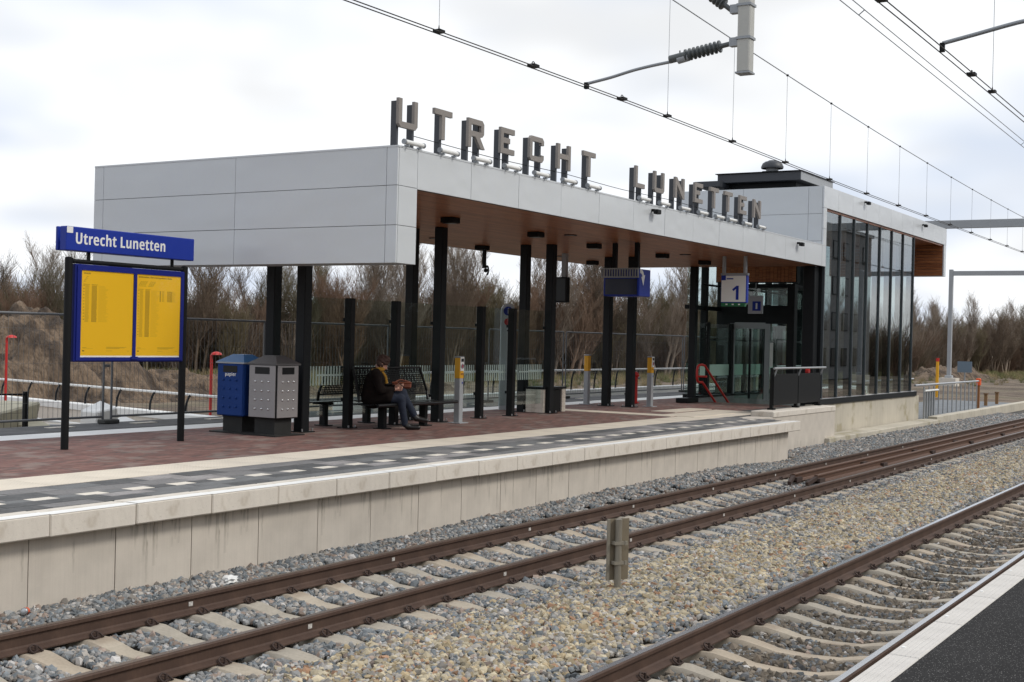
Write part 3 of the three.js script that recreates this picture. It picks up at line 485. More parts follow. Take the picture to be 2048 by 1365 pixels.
// hanging departure display
{
  const d = thing('departure_display', 'dark blue hanging departure display with grey louvred top', 'display', [24.88, 0, -12.57]);
  part('hanger', mbox(0.09, 0.56, 0.09, 0.1, 3.47, -0.2), M.black, d); part('hanger', mbox(0.09, 0.56, 0.09, 0.1, 3.47, 0.33), M.black, d);
  part('housing', cbox(0.55, 0.58, 0.86, 0.015, 0.3, 2.9, 0), M.nsBlue, d);
  part('display_face', mbox(0.006, 0.34, 0.76, 0.022, 2.81, 0), std({ color: lin(0.006, 0.008, 0.03), roughness: 0.2 }), d);
  const lv = part('louvre', [mbox(0.03, 0.028, 0.9, -0.005, 3.195, -0.02), mbox(0.03, 0.028, 0.9, -0.005, 3.015, -0.02)], M.zinc, d);
  for (let i = 0; i < 15; i++) part('louvre_bar', mbox(0.028, 0.155, 0.028, -0.005, 3.105, -0.45 + 0.0615 * i), M.zinc, lv);
  const s = new THREE.Shape(); s.moveTo(0, 0.27); s.quadraticCurveTo(0.14, 0.27, 0.18, 0.14); s.lineTo(0.24, 0.15); s.lineTo(0.16, -0.08); s.lineTo(0.06, 0.1); s.lineTo(0.11, 0.115); s.quadraticCurveTo(0.09, 0.18, 0, 0.18);
  part('arrow_mark', new THREE.ExtrudeGeometry(s, { depth: 0.006, bevelEnabled: false }).translate(0.05, 2.92, 0.431), M.white, d);
}
const font = await new FontLoader().loadAsync('fonts/droid/droid_sans_bold.typeface.json');
const fontR = await new FontLoader().loadAsync('fonts/droid/droid_sans_regular.typeface.json');
const text = (s, size, depth = 0.003, f = font) => new TextGeometry(s, { font: f, size, depth, curveSegments: 5, bevelEnabled: false });
// hanging platform number sign, faces down the platform (-x)
{
  const t = thing('platform_sign', 'white hanging sign with a blue number 1', 'sign', [29.3, 0, -11.77]);
  const face = (g) => g.rotateY(-Math.PI / 2);
  part('hanger', bar([0.06, 3.28, -0.28], [0.06, YC, -0.28], 0.05, 8), M.greyPaint, t); part('hanger', bar([0.06, 3.28, 0.26], [0.06, YC, 0.26], 0.05, 8), M.greyPaint, t);
  part('housing', cbox(0.12, 0.66, 0.66, 0.01, 0.066, 2.96, 0), M.nsBlue, t);
  part('top_rail', mbox(0.13, 0.05, 0.68, 0.066, 3.315, 0), M.zinc, t);
  part('white_face', mbox(0.004, 0.63, 0.62, 0.003, 2.965, -0.005), M.white, t);
  part('numeral', face(text('1', 0.34)).translate(-0.0005, 2.70, -0.06), M.nsBlue, t);
  part('corner_square', mbox(0.003, 0.11, 0.11, -0.001, 3.225, -0.26), M.nsBlue, t);
  part('small_print', mbox(0.003, 0.03, 0.17, -0.001, 3.205, -0.1), M.nsBlue, t);
  const g = part('exit_strip', mbox(0.1, 0.085, 0.6, 0.066, 2.585, -0.02), std({ color: lin(0.01, 0.13, 0.05), roughness: 0.5 }), t);
  for (const z of [-0.18, -0.02, 0.14]) part('pictogram', mbox(0.004, 0.03, 0.05, 0.013, 2.59, z), M.white, g);
}
// ---------- station name sign with timetables ----------
{
  const t = thing('timetable_board', 'station name board with two yellow timetables on two black posts', 'notice board', [11.76, 0, -14.25]);
  for (const x of [0, 2.11]) { const p = part('post', new THREE.CylinderGeometry(0.052, 0.052, 2.58, 16).translate(x, 1.29, 0), M.black, t); part('post_cap', new THREE.SphereGeometry(0.053, 12, 6, 0, 6.3, 0, 1.57).scale(1, 0.4, 1).translate(x, 2.58, 0), M.black, p); }
  part('cross_rail', bar([0.05, 2.545, 0], [2.06, 2.545, 0], 0.032, 10), M.black, t);
  part('case', cbox(2.0, 1.33, 0.1, 0.012, 1.075, 1.845, 0), M.frameBlue, t);
  part('case_bezel', [span(0.1, 2.05, 2.43, 2.49, 0.05, 0.066), span(0.1, 2.05, 1.2, 1.245, 0.05, 0.066), span(0.1, 0.17, 1.245, 2.43, 0.05, 0.066), span(1.99, 2.05, 1.245, 2.43, 0.05, 0.066), span(1.09, 1.145, 1.245, 2.43, 0.05, 0.067)], M.frameBlue, t);
  part('latch', mbox(0.12, 0.04, 0.02, 1.118, 1.235, 0.07), M.frameBlue, t);
  const paper = (n) => { const c = document.createElement('canvas'); c.width = 768; c.height = 984; const x = c.getContext('2d');
    x.fillStyle = '#f3f0ea'; x.fillRect(0, 0, 768, 984); x.fillStyle = '#ecba04'; x.fillRect(8, 0, 760, 966); x.fillStyle = '#3c3208'; x.textBaseline = 'alphabetic';
    x.font = 'bold 27px sans-serif'; x.fillText(n ? "Geldermalsen, Tiel/'s-Hertogenbosch, Breda" : 'Utrecht', 34, 42);
    const R = rng(600 + n), line = (a, y, w, h, al) => { x.globalAlpha = al; x.fillRect(a, y, w, h); };
    x.strokeStyle = '#4a3d0a'; x.lineWidth = 2; x.globalAlpha = 0.7;
    const stem = (a, b, k) => { x.beginPath(); x.moveTo(a, b); x.lineTo(a + 46 * k, b - 56 * k); x.stroke(); for (let i = 0; i < 4; i++) line(a + 12 * i * k, b - 15 * i * k - 6, 26, 3, 0.6); };
    if (n) { for (let i = 0; i < 7; i++) stem(40 + 32 * i + (i > 3 ? 40 : 0), 130, 0.9); line(36, 138, 130, 3, 0.6); line(196, 138, 90, 3, 0.6); } else stem(36, 130, 1.2);
    const rows = n ? 48 : 36, y0 = n ? 190 : 170;
    line(30, y0 - 14, 90, 4, 0.6); line(150, y0 - 14, 90, 4, 0.6);
    for (let i = 0; i < rows; i++) { const y = y0 + i * 11.6; if (i % 3 === 0) line(34, y, 14, 6, 0.95); line(58, y, 60 - 8 * R(), 4, 0.42); line(152, y, 78 - 6 * R(), 5.5, 0.6); line(250, y, 90 + 60 * R(), 2, 0.34); }
    if (n) for (let i = 0; i < 13; i++) { const y = 190 + i * 10; line(400, y, 22, 5, 0.8); line(440, y, 40, 3, 0.5); line(530, y, 90, 5, 0.5); line(560 + 40 * R(), y, 90, 2, 0.4); }
    line(34, 872, 60, 4, 0.5); line(34, 884, 150, 2, 0.4); line(34, 906, 30, 11, 0.8); for (let i = 0; i < 3; i++) line(380, 866 + 9 * i, 300 - 70 * (i > 1 ? 1.5 : i * 0.4), 3, 0.55); line(380, 910, 90, 3, 0.5); line(690, 910, 36, 3, 0.5);
    const tx = new THREE.CanvasTexture(c); tx.colorSpace = THREE.SRGBColorSpace; return std({ map: tx, roughness: 0.55 }); };
  [[0.17, 1.09, 0], [1.145, 1.99, 1]].forEach(([a, b, n]) => part('timetable_sheet', new THREE.PlaneGeometry(b - a, 1.185).translate((a + b) / 2, 1.8375, 0.0535), paper(n), t, n ? 'right timetable sheet with two line diagrams' : 'left timetable sheet for Utrecht'));
  part('cover_glass', mbox(1.9, 1.19, 0.003, 1.08, 1.8375, 0.0595), M.coverGlass, t);
  for (const x of [0.33, 1.86]) part('name_sign_strut', bar([x, 2.55, 0], [x, 2.68, 0], 0.025, 8), M.black, t);
  const s = part('name_sign', cbox(2.335, 0.325, 0.13, 0.01, 1.022, 2.84, 0.05), M.nsBlue, t);
  part('name_sign_back', cbox(2.335, 0.325, 0.05, 0.01, 1.12, 2.85, -0.2), M.nsBlue, t);
  part('lettering', text('Utrecht Lunetten', 0.152).scale(0.925, 1, 1).translate(-0.005, 2.775, 0.1145), M.white, s);
  part('corner_square', mbox(0.1, 0.085, 0.003, -0.088, 2.955, 0.1165), M.white, s);
}
// ---------- waste bins ----------
{
  const bin = (name, label, x, z, body, top, blue) => {           // x,z = corner nearest the viewer; body 0.54 square
    const t = thing(name, label, 'bin', [x + 0.27, 0, z - 0.29]), w = 0.54, d = 0.58;
    part('foot_plate', mbox(w + 0.16, 0.02, d + 0.16, 0, 0.01, 0), M.binPlinth, t); part('plinth', mbox(0.4, 0.28, 0.42, 0, 0.16, 0), M.binPlinth, t);
    part('frame', cbox(w, 0.85, d, 0.012, 0, 0.70, 0), blue ? body : M.black, t);
    const pan = part('side_panel', cbox(0.012, 0.83, d - 0.03, 0.003, -w / 2 - 0.003, 0.705, 0), body, t);
    const pan2 = part('side_panel', cbox(w - 0.05, 0.83, 0.012, 0.003, 0, 0.705, d / 2 + 0.003), body, t);
    const stud = new THREE.SphereGeometry(0.021, 9, 5, 0, 6.3, 0, 1.57);
    for (let r = 0; r < 4; r++) for (let c = 0; c < 3; c++) { part('stud', stud, blue ? body : M.studs, pan).position.set(-w / 2 - 0.008, 0.86 - 0.145 * r, -0.14 + 0.14 * c); pan.children[pan.children.length - 1].rotation.z = Math.PI / 2; const q = part('stud', stud, blue ? body : M.studs, pan2); q.position.set(-0.13 + 0.13 * c, 0.86 - 0.145 * r, d / 2 + 0.008); q.rotation.x = Math.PI / 2; }
    const op = part('slot', cbox(0.02, 0.11, 0.31, 0.004, -w / 2 - 0.004, 1.035, 0.0), M.blackGloss, pan); const op2 = part('slot', cbox(0.29, 0.11, 0.02, 0.004, 0, 1.035, d / 2 + 0.004), M.blackGloss, pan2);
    const P = [], a = w / 2 + 0.02, b = d / 2 + 0.02, y0 = 1.125, y1 = 1.15, y2 = 1.275, ra = 0.1, rb = 0.12;
    const lid = new THREE.CylinderGeometry(0.707, 0.707, 1, 4, 1).rotateY(Math.PI / 4); const lp = lid.attributes.position; for (let i = 0; i < lp.count; i++) { const up = lp.getY(i) > 0; lp.setXYZ(i, lp.getX(i) * 2 * (up ? ra : a), up ? y2 : y1, lp.getZ(i) * 2 * (up ? rb : b)); } const lg = lid.toNonIndexed(); lg.computeVertexNormals();
    const ld = part('lid', lg, top, t); part('lid_rim', mbox(2 * a, y1 - y0, 2 * b, 0, (y0 + y1) / 2, 0), blue ? M.greyPaint : top, ld);
    if (blue) part('lettering', text('papier', 0.056).rotateY(-Math.PI / 2).translate(-w / 2 - 0.0105, 0.925, -0.11), M.white, pan);
    return t;
  };
  bin('waste_bin', 'grey studded litter bin with dark hipped lid, right of the blue bin', 15.53, -13.88, M.binGrey, M.binTop, false);
  bin('waste_bin', 'blue paper bin with hipped lid left of the grey bin', 15.58, -14.62, M.binBlue, M.binBlueTop, true);
}
// ---------- benches ----------
{
  const bench = (label, x, z, turn) => {
    const t = thing('bench', label, 'bench', [x, 0, z], 'steel benches back to back', turn), L = 2.1;
    for (const q of [-0.62, 0.62]) { part('leg', cbox(0.1, 0.4, 0.14, 0.01, q, 0.2, 0), M.black, t); part('leg_foot', mbox(0.2, 0.016, 0.26, q, 0.008, 0), M.black, t); part('leg_bracket', mbox(0.06, 0.05, 0.44, q, 0.4, 0.02), M.black, t); }
    const n = 9; for (let i = 0; i < n; i++) part('seat_slat', mbox(L + 0.3, 0.016, 0.046, 0.05, 0.445 - 0.02 * Math.sin(Math.PI * i / (n - 1)), -0.22 + 0.058 * i), M.blackGloss, t);
    part('seat_front_tube', bar([-L / 2 - 0.12, 0.435, 0.31], [L / 2 + 0.22, 0.435, 0.31], 0.03, 10), M.blackGloss, t);
    const B = (x, y, z) => [x, y, z];
    part('backrest_frame', [bar(B(-L / 2 + 0.02, 0.47, -0.2), B(-L / 2 + 0.06, 0.62, -0.26), 0.028), bar(B(-L / 2 + 0.06, 0.62, -0.26), B(-L / 2 - 0.02, 1.06, -0.32), 0.026), bar(B(L / 2 - 0.02, 0.47, -0.2), B(L / 2 + 0.03, 0.62, -0.26), 0.028), bar(B(L / 2 + 0.03, 0.62, -0.26), B(L / 2 - 0.14, 1.06, -0.32), 0.026), bar(B(-L / 2 - 0.02, 1.06, -0.32), B(L / 2 - 0.14, 1.06, -0.32), 0.024), bar(B(-L / 2 + 0.04, 0.58, -0.25), B(L / 2, 0.58, -0.25), 0.018)], M.blackGloss, t);
    const w = []; for (let i = 1; i < 44; i++) { const a = -L / 2 + 0.05 + (L - 0.12) * i / 44; w.push(flat(B(a, 0.58, -0.25), B(a - 0.05, 1.05, -0.318), 0.022, 0.004, [0, 0, 1])); } for (let j = 1; j < 12; j++) w.push(flat(B(-L / 2 + 0.03, 0.58 + 0.039 * j, -0.25 - 0.0057 * j), B(L / 2 - 0.03 - 0.009 * j, 0.58 + 0.039 * j, -0.25 - 0.0057 * j), 0.004, 0.016));
    part('backrest_mesh', w, M.black, t);
    return t;
  };
  bench('black steel bench facing the tracks, the seated person on it', 18.88, -13.84, 0);
  bench('rear black steel bench behind the glass screen, facing away', 18.68, -15.0, Math.PI);
}
// ---------- ticket posts, information pillar, clad block, hydrant ----------
{
  const face = std({ color: lin(0.5, 0.5, 0.5), roughness: 0.4 });
  const t = thing('ticket_post', 'grey and yellow ticket check post right of the bench, nearest one', 'ticket post', [20.62, 0, -13.82], 'ticket check posts');
  part('shaft', cbox(0.13, 0.86, 0.13, 0.01, 0, 0.43, 0), M.greyPaint, t); part('foot_plate', mbox(0.3, 0.014, 0.28, 0, 0.007, 0), M.greyPaint, t);
  const h = part('reader_head', cbox(0.14, 0.4, 0.13, 0.012, 0, 1.05, 0), M.yellow, t);
  part('face_plate', [cbox(0.125, 0.26, 0.012, 0.003, 0, 1.13, 0.068)], M.white, h); part('top_cap', cbox(0.15, 0.03, 0.14, 0.008, 0, 1.263, 0), M.zinc, h); part('screen', mbox(0.085, 0.06, 0.006, 0, 1.205, 0.0745), M.blackGloss, h);
  part('reader_ring', new THREE.TorusGeometry(0.04, 0.009, 6, 18).translate(0, 1.09, 0.076), M.zinc, h); part('reader_disc', new THREE.CircleGeometry(0.035, 16).translate(0, 1.09, 0.0755), std({ color: lin(0.42, 0.05, 0.09), roughness: 0.4 }), h);
  part('print_mark', mbox(0.08, 0.03, 0.003, 0, 0.94, 0.0665), std({ color: lin(0.3, 0.12, 0.02), roughness: 0.5 }), h); part('arrow_label', mbox(0.035, 0.035, 0.003, 0.02, 0.77, 0.0655), M.nsBlue, t);
  copy(t, [29.42, 0, -15.76], 'grey and yellow ticket post left of the display columns, seen from behind', Math.PI); copy(t, [29.9, 0, -14.2], 'grey and yellow ticket post right of the columns under the display');
  const p = thing('information_pillar', 'tall white information and emergency pillar behind the glass screen', 'pillar', [25.38, 0, -15.7], undefined, -0.95);
  const sh = new THREE.Shape(); sh.moveTo(-0.15, 0); sh.lineTo(-0.15, 2.28); sh.absarc(0, 2.28, 0.15, Math.PI, 0, true); sh.lineTo(0.15, 0); sh.closePath();
  part('body', new THREE.ExtrudeGeometry(sh, { depth: 0.14, bevelEnabled: true, bevelSize: 0.01, bevelThickness: 0.01, bevelSegments: 2, curveSegments: 10 }).translate(0, 0, -0.07), std({ map: mottled([0.50, 0.53, 0.55], 0.05, 240, 1, 128), roughness: 0.5 }), p);
  part('information_disc', new THREE.CylinderGeometry(0.105, 0.105, 0.006, 20).rotateX(Math.PI / 2).translate(0, 2.27, 0.0835), M.nsBlue, p); part('lettering', text('i', 0.12).translate(-0.018, 2.21, 0.087), M.white, p);
  part('emergency_disc', new THREE.CylinderGeometry(0.085, 0.085, 0.006, 20).rotateX(Math.PI / 2).translate(0, 2.02, 0.0835), M.red, p); part('button', new THREE.CylinderGeometry(0.02, 0.02, 0.02, 10).rotateX(Math.PI / 2).translate(0, 1.82, 0.088), M.black, p);
  const b = thing('stone_block', 'low stone clad block with dark front beside the third column', 'block', [25.35, 0, -14.62]);
  for (let i = 0; i < 5; i++) for (const sx of [0.42, -0.42]) part('stone_slab', cbox(0.16, 0.1, 0.46, 0.004, sx, 0.06 + 0.104 * i, 0), M.concrete, b);
  part('seat_slab', cbox(1.02, 0.05, 0.5, 0.006, 0, 0.555, 0), M.dark, b); part('core', mbox(0.66, 0.5, 0.4, 0, 0.27, 0), M.black, b);
  const hy = thing('hydrant', 'slim red hydrant standpipe beside the display columns', 'hydrant', [30.95, 0, -15.12]);
  part('standpipe', bar([0, 0, 0], [0, 0.72, 0], 0.055, 10), M.red, hy); part('dome', new THREE.SphereGeometry(0.085, 10, 8).translate(0, 0.76, 0), M.red, hy); part('outlet', bar([0, 0.68, 0], [0.12, 0.68, 0.05], 0.035, 8), M.zinc, hy); part('flange', new THREE.CylinderGeometry(0.1, 0.1, 0.03, 12).translate(0, 0.03, 0), M.red, hy);
}

// ---------- stair and lift building ----------
const BX0 = 33.62, BX1 = 46.95, BZ0 = -14.95, BT = 5.87;
const bld = thing('stair_building', 'glazed stair and lift building with white fascia and timber lined overhang', 'building');
{
  const R = rng(91), J = 0.008;
  const mx = []; for (let i = 0; i < 8; i++) mx.push(33.66 + 1.299 * i);
  // fascia panels
  const fx = [33.36, 34.6, 35.9, 37.2, 38.5, 39.8, 41.1, 42.4, 43.7, 45.0, 46.3, BX1];
  for (let i = 0; i < fx.length - 1; i++) part('cladding_panel', span(fx[i], fx[i + 1] - J, 5.30, BT, ZF - 0.04, ZF, R() * 4), M.cladding, bld);
  part('cladding_panel', span(33.36, 33.62, 4.75, 5.30 - J, ZF - 0.04, ZF - 0.001), M.cladding, bld); part('cladding_panel', span(33.36, 33.62, 4.30, 4.75 - J, ZF - 0.04, ZF - 0.001), M.cladding, bld); part('cladding_panel', span(33.585, 33.62, YC, 4.30 - J, ZF - 0.04, ZF - 0.001), M.cladding, bld);
  // west wall above the canopy, three courses
  const zz = [ZF - 0.04, ZF - 0.42, ZF - 2.25, -15.0], yy = [3.9, 4.42, 5.14, 5.87];
  for (let a = 0; a < 3; a++) for (let b = 0; b < 3; b++) part('cladding_panel', span(33.36, 33.39, yy[b], yy[b + 1] - J, zz[a + 1], zz[a] - J, R() * 4), M.cladding, bld);
  part('wall_core', [span(33.40, 33.55, 3.9, 5.84, -14.98, ZF - 0.05)], M.joint, bld);
  part('roof', [span(33.55, BX1 - 0.02, 5.55, 5.86, -15.0, ZF - 0.05)], M.zinc, bld);
  part('rear_fascia', span(33.36, BX1, 5.3, BT, -15.04, -15.0), M.cladding, bld);
  part('east_wall', span(BX1 - 0.03, BX1, 4.2, BT, -15.0, ZF - 0.04), M.cladding, bld); part('east_edge', span(46.62, BX1 - 0.03, 4.2, 5.30 - J, ZF - 0.04, ZF), M.cladding, bld); part('east_underside', span(46.58, BX1, 4.19, 4.2, -15.0, ZF), M.cladding, bld);
  for (let i = 0; i < 10; i++) part('timber_board', span(46.58, 46.6, 4.21 + 0.108 * i, 4.21 + 0.108 * i + 0.1, -15.0, ZF - 0.045, R() * 5, R()), M.woods[i % 4], bld);
  for (let i = 0; i < 37; i++) part('timber_board', span(33.56, 46.57, 5.285, 5.305, -15.0 + 0.109 * i, -15.0 + 0.109 * i + 0.101, R() * 5, R()), M.woods[Math.floor(R() * 4)], bld);
  part('fascia_reveal', span(33.63, 46.6, 5.24, 5.284, ZF - 0.1, ZF - 0.045), M.woods[3], bld);
  // track-side glazing
  for (let i = 0; i < 7; i++) { const p = part('glass_pane', span(mx[i] + 0.03, mx[i + 1] - 0.03, 0.26, 5.25, ZF - 0.08, ZF - 0.07), M.glassTint, bld); }
  for (let i = 0; i < 8; i++) part('mullion', cbox(0.055, 5.05, 0.07, 0.006, mx[i], 2.735, ZF - 0.065), M.mullion, bld); for (let i = 0; i < 8; i++) part('mullion_fin', mbox(0.05, 5.0, 0.17, mx[i], 2.74, ZF - 0.187), M.dark, bld);
  part('sill', [span(33.3, 43.2, 0.09, 0.235, ZF - 0.14, ZF + 0.04)], M.dark, bld); part('sill_flashing', flat([33.35, 0.243, ZF + 0.0], [43.15, 0.243, ZF + 0.0], 0.11, 0.012), M.steel, bld);
  part('plinth_wall', span(33.11, 43.65, -1.3, 0.088, ZF - 0.3, ZF, 0.7), M.mossConcrete, bld); part('footing', cbox(11.7, 0.6, 0.6, 0.02, 38.15, -0.99, -10.59), M.mossConcrete, bld);
  // rear glazing and frame
  for (let i = 0; i < 7; i++) part('glass_pane', span(mx[i] + 0.05, mx[i + 1] - 0.05, 0.2, 5.25, -14.93, -14.92), M.glass, bld);
  for (let i = 1; i < 8; i++) { part('frame_post', cbox(i % 2 ? 0.12 : 0.26, 5.28, 0.2, 0.01, mx[i] + (i ? 0 : 0.1), 2.64, -14.93), M.dark, bld); }
  part('rear_transom', [span(33.7, 42.8, 2.6, 2.72, -14.99, -14.88), span(33.7, 42.8, 0.0, 0.2, -14.99, -14.88), span(33.7, 42.8, 4.1, 4.2, -14.99, -14.88)], M.dark, bld);
  part('corner_column', cbox(0.32, 3.74, 0.32, 0.015, 33.4, 1.87, -11.25), M.dark, bld);
  part('east_post', cbox(0.2, 5.28, 0.2, 0.01, 42.72, 2.64, -14.7), M.dark, bld);
  for (const [y, c] of [[0.95, M.steel], [1.75, M.dark], [3.3, M.dark]]) part('interior_rail', bar([34.1, y, -14.6], [42.6, y, -14.6], 0.03, 8), c, bld);
  // lintel clad in timber over the lift lobby
  for (let i = 0; i < 22; i++) part('lintel_board', span(35.0, 35.02, 3.42, 4.05, -14.6 + 0.108 * i, -14.6 + 0.108 * i + 0.1, R(), R() * 3), M.woods[i % 3], bld);
  part('lintel', span(35.03, 35.3, 3.4, 4.05, -14.62, -12.2), M.dark, bld);
  // stairwell: floor level with an opening, far parapet and steps going down
  part('stairwell_wall', span(33.42, 44, -3.2, 0.13, -14.6, -14.38), std({ map: mottled([0.19, 0.19, 0.195], 0.2, 250, 1.2, 256), roughness: 0.7 }), bld); part('parapet_cap', cbox(10.6, 0.05, 0.28, 0.008, 38.7, 0.156, -14.49), M.dark, bld);
  part('stairwell_end', span(33.1, 33.41, -3.2, -0.31, -14.6, -11.2), M.concrete, bld);
  for (let i = 0; i < 15; i++) part('stair_step', span(34.2 + 0.3 * i, 34.2 + 0.3 * i + 0.32, -0.17 * (i + 2), -0.17 * (i + 1) - 0.002 * i, -13.8, ZF - 0.31), M.concrete, bld);
  part('landing', span(33.42, 34.2, -0.3, -0.006, -14.37, ZF - 0.31), M.paving, bld);
}
{ // glazed screen on the stair parapet
  const xs = [33.5, 34.15, 35.9, 37.0, 38.45, 39.6], t = thing('stair_screen', 'glass balustrade with black posts on the far stair parapet', 'balustrade');
  for (const x of xs.slice(1)) part('post', cbox(0.15, 2.06, 0.12, 0.01, x, 1.21, -14.47), M.black, t);
  for (let i = 0; i < 5; i++) { part('pane', span(xs[i] + 0.08, xs[i + 1] - 0.08, 0.22, 2.2, -14.475, -14.465), M.glass, t); part('frosted_band', span(xs[i] + 0.14, xs[i + 1] - 0.14, 0.72, 1.04, -14.463, -14.46), M.frost, t); }
  const h = thing('stair_handrail', 'red steel handrail loop going down the stairs', 'handrail', [0, 0, 0]);
  part('rail', [bar([35.0, -0.1, -14.1], [33.15, 1.02, -14.1], 0.032, 8), bar([34.6, -0.4, -14.1], [33.0, 0.57, -14.1], 0.032, 8), tube([[33.15, 1.02, -14.1], [32.95, 1.05, -14.1], [32.72, 1.03, -14.1], [32.63, 0.93, -14.1], [32.62, 0.7, -14.1], [32.7, 0.59, -14.1], [32.85, 0.57, -14.1], [33.0, 0.57, -14.1]], 0.034, 30, 8)], M.red, h); part('bracket', bar([33.3, 0.72, -14.1], [33.3, 0.72, -14.38], 0.03, 6), M.red, h);
  const l = thing('lift', 'dark framed lift with glass door behind the platform number sign', 'lift', [36.0, 0, -13.75]);
  part('frame', [span(0, 0.24, 0, 3.41, -1.1, -0.86), span(0, 0.24, 0, 3.41, 0.94, 1.16), span(1.8, 2.0, 0, 3.41, -1.1, -0.9), span(1.8, 2.0, 0, 3.41, 0.98, 1.16), span(0, 2.0, 3.3, 3.41, -0.86, 0.94), span(0, 0.2, 2.25, 2.78, -0.86, 0.94)], M.dark, l);
  part('door_surround', [span(-0.03, 0.03, 0.02, 2.25, -0.78, -0.64), span(-0.03, 0.03, 0.02, 2.25, 0.3, 0.44), span(-0.03, 0.03, 2.1, 2.28, -0.64, 0.3)], M.greyPaint, l);
  part('door_leaf', span(0.02, 0.04, 0.05, 2.1, -0.64, -0.18), M.glass, l); part('door_leaf', span(0.02, 0.04, 0.05, 2.1, -0.16, 0.3), M.glass, l); part('door_stile', [span(0.01, 0.05, 0.05, 2.1, -0.2, -0.14), span(0.01, 0.05, 0.05, 2.1, 0.26, 0.3)], M.dark, l); part('side_glass', span(0.26, 1.78, 0.05, 3.28, 1.04, 1.05), M.glass, l); part('side_glass', span(0.26, 1.78, 0.05, 3.28, -1.0, -0.99), M.glass, l);
  part('side_window', span(0.05, 0.07, 0.1, 2.2, 0.5, 0.9), M.glass, l); part('top_window', span(0.05, 0.07, 2.8, 3.28, 0.3, 0.92), phy({ color: lin(0.75, 0.82, 0.82), roughness: 0.25, transmission: 0.8, thickness: 0 }), l); part('top_window', span(0.05, 0.07, 2.8, 3.28, -0.84, 0.1), M.glass, l);
  part('notice', span(-0.036, -0.031, 1.0, 1.7, 0.46, 0.56), M.white, l); part('back_wall', span(1.96, 1.98, 0, 3.3, -0.86, 0.94), M.glass, l);
  const s = thing('lift_sign', 'grey hanging sign with blue lift pictogram below the timber lintel', 'sign', [35.3, 0, -13.5]);
  part('panel', cbox(0.06, 0.52, 0.44, 0.008, 0, 2.78, 0), std({ color: lin(0.42, 0.41, 0.45), roughness: 0.5 }), s); const bq = part('pictogram', mbox(0.004, 0.27, 0.25, -0.033, 2.74, 0.04), M.nsBlue, s); part('pictogram_figure', mbox(0.004, 0.17, 0.05, -0.036, 2.74, 0.04), M.white, bq); part('hanger', bar([0, 3.02, 0], [0, 3.42, 0], 0.02, 6), M.zinc, s);
  const f = thing('guard_fence', 'black panelled guard fence with pale handrail on the kerb', 'fence', [0, 0, -10.72]);
  for (const x of [29.35, 31.05, 32.75]) { part('post', mbox(0.09, 1.0, 0.07, x, 0.6, -0.05), M.black, f); part('foot', mbox(0.14, 0.05, 0.16, x, 0.127, -0.05), M.black, f); part('rail_bracket', flat([x, 0.9, 0], [x, 1.08, 0.07], 0.03, 0.03, [1, 0, 0]), M.zinc, f); }
  part('panel', cbox(1.7, 0.74, 0.03, 0.004, 30.16, 0.58, 0), M.black, f); part('panel', cbox(1.7, 0.74, 0.03, 0.004, 31.9, 0.58, 0), M.black, f); part('handrail', bar([29.15, 1.09, 0.07], [32.95, 1.09, 0.07], 0.026, 8), M.steel, f);
  const b = thing('warning_lamp', 'small round red lamp between the fence panel and its handrail', 'lamp', [32.05, 0.99, -10.82]); part('lens', new THREE.CylinderGeometry(0.075, 0.075, 0.08, 14).rotateX(Math.PI / 2), M.red, b); part('stem', bar([0, -0.05, 0], [0, -0.4, 0], 0.02, 6), M.black, b);
  const v = thing('roof_plant', 'dark flat roofed lift overrun box on top of the building', 'roof box', [34.1, BT, -12.95]);
  part('box', span(0.1, 2.2, 0, 0.24, -0.95, 0.95), M.dark, v); part('slab', cbox(2.75, 0.24, 2.4, 0.01, 1.15, 0.37, -0.02), M.letterPost, v); part('front_edge', mbox(2.74, 0.22, 0.012, 1.15, 0.37, 1.189), M.greyPaint, v); part('roof_sheet', mbox(2.85, 0.02, 2.5, 1.15, 0.501, -0.02), M.dark, v);
  part('side_duct', [span(-0.6, 0.5, 0.12, 0.27, -1.75, -1.0), span(-0.5, -0.4, 0.0, 0.12, -1.7, -1.6), span(0.2, 0.3, 0.0, 0.12, -1.2, -1.1)], M.letterPost, v);
  const m = thing('roof_vent', 'grey mushroom shaped roof ventilator on the dark roof box', 'ventilator', [34.35, BT + 0.51, -12.75]);
  part('base', mbox(0.42, 0.06, 0.42, 0, 0.03, 0), M.dark, m); part('collar', new THREE.CylinderGeometry(0.17, 0.17, 0.14, 16).translate(0, 0.11, 0), M.greyPaint, m); part('cap', lathe([[0.3, 0.14], [0.31, 0.19], [0.27, 0.28], [0.2, 0.33], [0.12, 0.345], [0.11, 0.365], [0, 0.37]], 20), M.letterPost, m);
}
